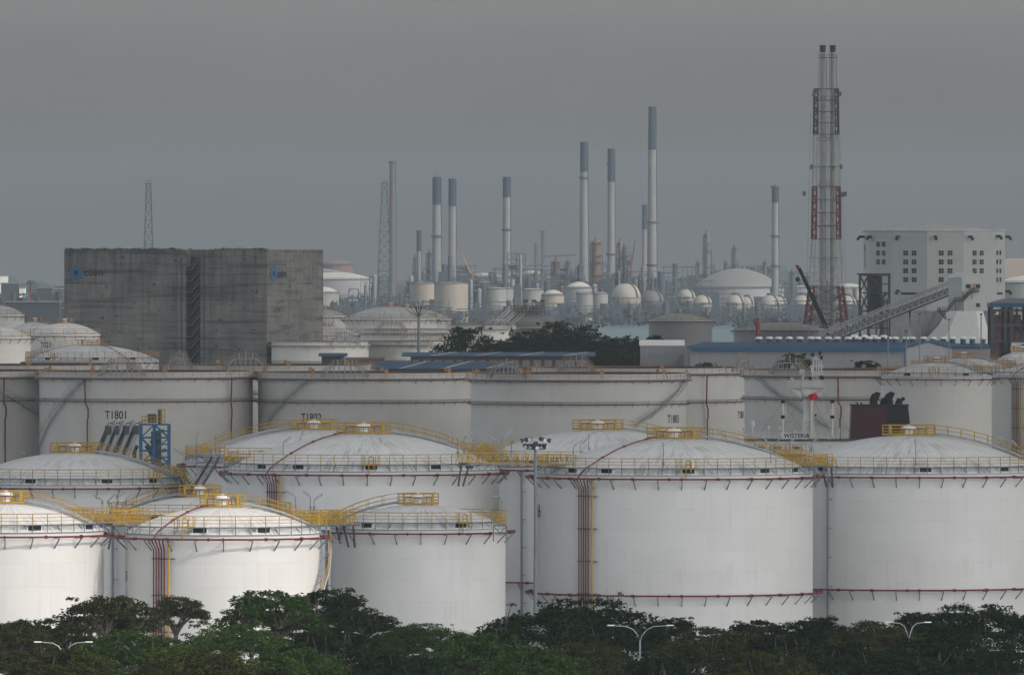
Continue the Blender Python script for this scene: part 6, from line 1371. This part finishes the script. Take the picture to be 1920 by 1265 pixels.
# pink earth bank at right, far barns at left
M['pink'] = paint('bare_earth', (.30, .24, .19), .9, .4, .02)
mb = MB(); s = 2.0; P = []
mb.prism([(px(1880, s), F / s, 0), (px(1990, s), F / s, 0), (px(1990, s), F / s, pz(484, s)), (px(1925, s), F / s, pz(485, s)), (px(1885, s), F / s, pz(488, s))], (0, 300, 0)); tag(mb.build('hill', M['pink']), kind='structure')
far_tank('dull red-brown roofed store beside the concrete block', 600, 662, 497, 525, 'brown', 5, s=1.95, dome='brown')
# spheres
def sphere(label, cx, cy, r, s=2.4, m='sph', band=None, legs=9):
    root = thing('sphere_tank', label, 'sphere tank', (px(cx, s), F / s, 0), 0, 'sphere tanks on the far shore'); R = r / s; zc = pz(cy, s); mb = MB(); mb.sphere((0, 0, zc), R, 32, 20); mb.build('sphere', M[m], root)
    for k in range(legs):
        q = MB(); q.tube([pol(360 * k / legs + 10, R * .98, 0), pol(360 * k / legs + 10, R * .98, zc)], .42, 6); q.build('leg', M[m], root)
    mb = MB(); 
    for k in range(legs): a, b = 360 * k / legs + 10, 360 * (k + 1) / legs + 10; mb.beam(pol(a, R * .98, 1), pol(b, R * .98, zc * .6), .18); mb.beam(pol(b, R * .98, 1), pol(a, R * .98, zc * .6), .18)
    mb.lathe([(R * .2, 0), (R * .35, 0), (R * .35, 1.3), (R * .33, 1.3), (R * .33, .2)], 12, (0, 0, zc + R * .97), smooth=False); ring(mb, R + .3, zc - .1, .2, 32, 4)
    mb.tube([Vector((R * cos(t) * .75 + .0, -R * .7 * cos(t) - .6, zc + R * sin(t))) for t in [.1 * k for k in range(0, 15)]], .5, 5); mb.build('stair', M['bluegrey'], root)
    if band: mb = MB(); mb.prism([(-R * .3, -R * .98 - .3, zc - .8), (R * .3, -R * .98 - .3, zc - .8), (R * .3, -R * .98 - .3, zc + .8), (-R * .3, -R * .98 - .3, zc + .8)], (0, .6, 0)); mb.build('sign', M[band], root)
M['sph'] = paint('sphere_paint', (.27, .255, .215), .6, .5, .1, (.19, .175, .14)); M['sphgrey'] = paint('sphere_grey', (.11, .11, .11), .6, .5, .1)
sphere('largest cream sphere tank with a dark curved stair, left of the highest chimney', 1174, 558, 28, legs=10)
sphere('dull grey sphere tank at the foot of the highest chimney', 1222, 565, 22.5, 2.35, 'sphgrey')
sphere('small cream sphere tank partly behind another, right of the highest chimney', 1201, 545, 8, 2.2)
sphere('cream sphere tank, left of the pair under the left end of the great dome', 1287, 558, 17, 2.35, band='bluegrey')
sphere('cream sphere tank, right and lower of the pair under the great dome', 1317, 570, 18, band='redfar')
sphere('sphere tank with a red sign under the middle of the great dome', 1379, 570, 18.5, band='redfar')
sphere('sphere tank behind the one with the red sign', 1400, 570, 14.5, 2.3)
sphere('reddish sphere tank, left of the pair under the right end of the great dome', 1444, 571, 19, m='sph')
sphere('yellow-white sphere tank, right of the pair under the right end of the great dome', 1461, 570, 15, 2.3)
sphere('sphere tank just left of the flare tower foot', 1505, 571, 19)
sphere('sphere tank seen through the flare tower, right side', 1589, 570, 17)
sphere('small sphere tank at the right foot of the flare tower', 1575, 575, 14, 2.3)
# far cranes
for label, x0, y0, x1, y1, m, s in (('orange crane boom leaning right of the twin chimneys', 858, 459, 892, 530, 'orange', 2.25), ('dark crane boom behind the slim chimney', 1190, 450, 1181, 510, 'redfar', 2.2), ('flat crane arm above the red-brown column', 1040, 479, 1044, 500, 'bluegrey', 2.25), ('small dark harbour crane in front of the far shore', 626, 562, 620, 583, 'dark', 3.2), ('pale gantry at the far left harbour', 62, 533, 60, 570, 'redfar', 3.2)):
    root = thing('crane', label, 'crane', (px(x1, s), F / s - 30, 0), 0, 'far cranes'); mb = MB(); z = lambda y: pz(y, s); A, B = Vector((0, 0, z(y1))), Vector(((x0 - x1) / s, 0, z(y0)))
    mb.beam(A + Vector((.6, 0, 0)), B, .5); mb.beam(A - Vector((.6, 0, 0)), B, .5)
    for k in range(9): mb.beam(A.lerp(B, k / 9) + Vector((.6, 0, 0)), A.lerp(B, (k + 1) / 9) - Vector((.4, 0, 0)), .3)
    mb.build('boom', M[m], root); mb = MB(); mb.beam((0, 0, 0), (0, 0, z(y1)), 1.4); mb.box((0, 0, z(y1)), (4, 3, 3)); 
    if y0 == 479: mb.beam((-12 / s * 2, 0, z(481)), (16, 0, z(478)), .8)
    mb.build('tower', M[m], root)
# low mass of pipework, tanks and sheds along the far shore, read as one mass
rng = random.Random(77)
def mass(name, x0, x1, ylo, yhi, n, m, seed, s0=2.28, s1=2.5, label=None):
    rng = random.Random(seed); mb = MB()
    for k in range(n):
        s = rng.uniform(s0, s1); a = rng.uniform(x0, x1); y = yhi + (ylo - yhi) * rng.random() ** .7; X, Y, Z = px(a, s), F / s, pz(y, s); t = rng.random(); w_ = rng.uniform(1, 9)
        if t < .35: mb.bx(X, X + w_, Y, Y + 6, 0, max(1.5, Z * rng.uniform(.6, 1)))
        elif t < .6: mb.cyl((X, Y, 0), w_ * .4, max(2, Z), 10)
        elif t < .8:
            for dx in (0, 8, 16, 24): mb.beam((X + dx, Y, 0), (X + dx, Y, max(3, Z)), .5)
            for q in (1, .8): mb.beam((X - 2, Y, Z * q), (X + 26, Y, Z * q), .7)
        else: mb.beam((X, Y, 0), (X, Y, max(3, Z)), .5)
    tag(mb.build(name, M[m]), label, 'pipework', None, 'stuff')
mass('pipework', 595, 1625, 592, 558, 420, 'bluegrey', 1, label='low dark mass of pipework and sheds along the far shore')
mass('pipework', 595, 1625, 580, 535, 300, 'bluegrey', 5, 2.12, 2.25, label='far mass of pipework behind the tanks of the far shore')
mass('pipework', 595, 1625, 592, 566, 90, 'dark', 2, label='second dark mass of pipes and racks along the far shore')
mass('pipework', 700, 1000, 560, 520, 60, 'stackred', 3, 2.0, 2.2, label='reddish mass of pipework under the twin chimneys')
mass('pipework', 765, 1290, 550, 490, 190, 'bluegrey', 21, 2.1, 2.28, label='dark mass of pipe racks around the chimney feet')
mass('pipework', 1290, 1560, 560, 512, 90, 'bluegrey', 22, 2.0, 2.1, label='dark mass of pipe racks behind the great grey dome')
# shoreline trees
mb = MB(); 
for k in range(2600):
    s = rng.uniform(2.33, 2.52); a = rng.uniform(590, 1640); Z = rng.uniform(0, 1) ** 1.5 * 9; X, Y = px(a, s), F / s; q = rng.uniform(.8, 1.8)
    mb.add([(X + rng.gauss(0, q), Y + rng.gauss(0, q), Z + rng.gauss(0, q * .6)) for _ in range(4)], [(0, 1, 2, 3), (0, 2, 1)])
M['shoretree'] = paint('shore_scrub', (.02, .03, .025), .9, .3); tag(mb.build('treeline', M['shoretree']), 'dark scrub and treeline along the far sea wall', 'treeline', None, 'stuff')
# left far port: town and cranes behind the tanks at the left edge
def block(label, x0, x1, yt, s, m, win=0):
    root = thing('far_building', label, 'building', (px(x0, s), F / s, 0), 0, 'far harbour buildings at the left'); W = (x1 - x0) / s; H = pz(yt, s); mb = MB(); mb.bx(0, W, 0, 12, 0, H); mb.build('wall', M[m], root); mb = MB(); mb.bx(-.4, W + .4, -.4, 12.4, H, H + .8); mb.build('roof', M['steel'], root)
    for k in range(win): mb = MB(); mb.bx(W * (k + .3) / win, W * (k + .7) / win, -.1, 0, H - 4, H - 1.6); mb.build('window', M['number'], root)
block('white harbour block with two dark windows at the far left', 37, 55, 552, 3.0, 'white', 2)
block('taller narrow white block of the far left harbour', 36, 47, 540, 2.9, 'cream')
block('blue-green shed of the far left harbour', 70, 97, 540, 3.0, 'bluegrey')
block('dark blue shed right at the left picture edge', 2, 34, 532, 2.9, 'bluegrey')
block('pale low building of the far left harbour under the hill', -10, 14, 517, 2.4, 'cream')
block('long blue quay shed of the far left harbour', 10, 112, 567, 3.3, 'bluegrey')
mass('pipework', -10, 116, 585, 535, 120, 'dark', 11, 2.6, 3.2, label='mass of masts and racks at the far left harbour')
mass('pipework', -10, 116, 580, 545, 120, 'bluegrey', 12, 2.6, 3.2, label='dark mass of masts and sheds at the far left harbour')
sheet('far_yard_ground', [(-2600, 5750), (-100, 5750), (-1200, 8690), (-3600, 8690)], -.2, M['farground'])
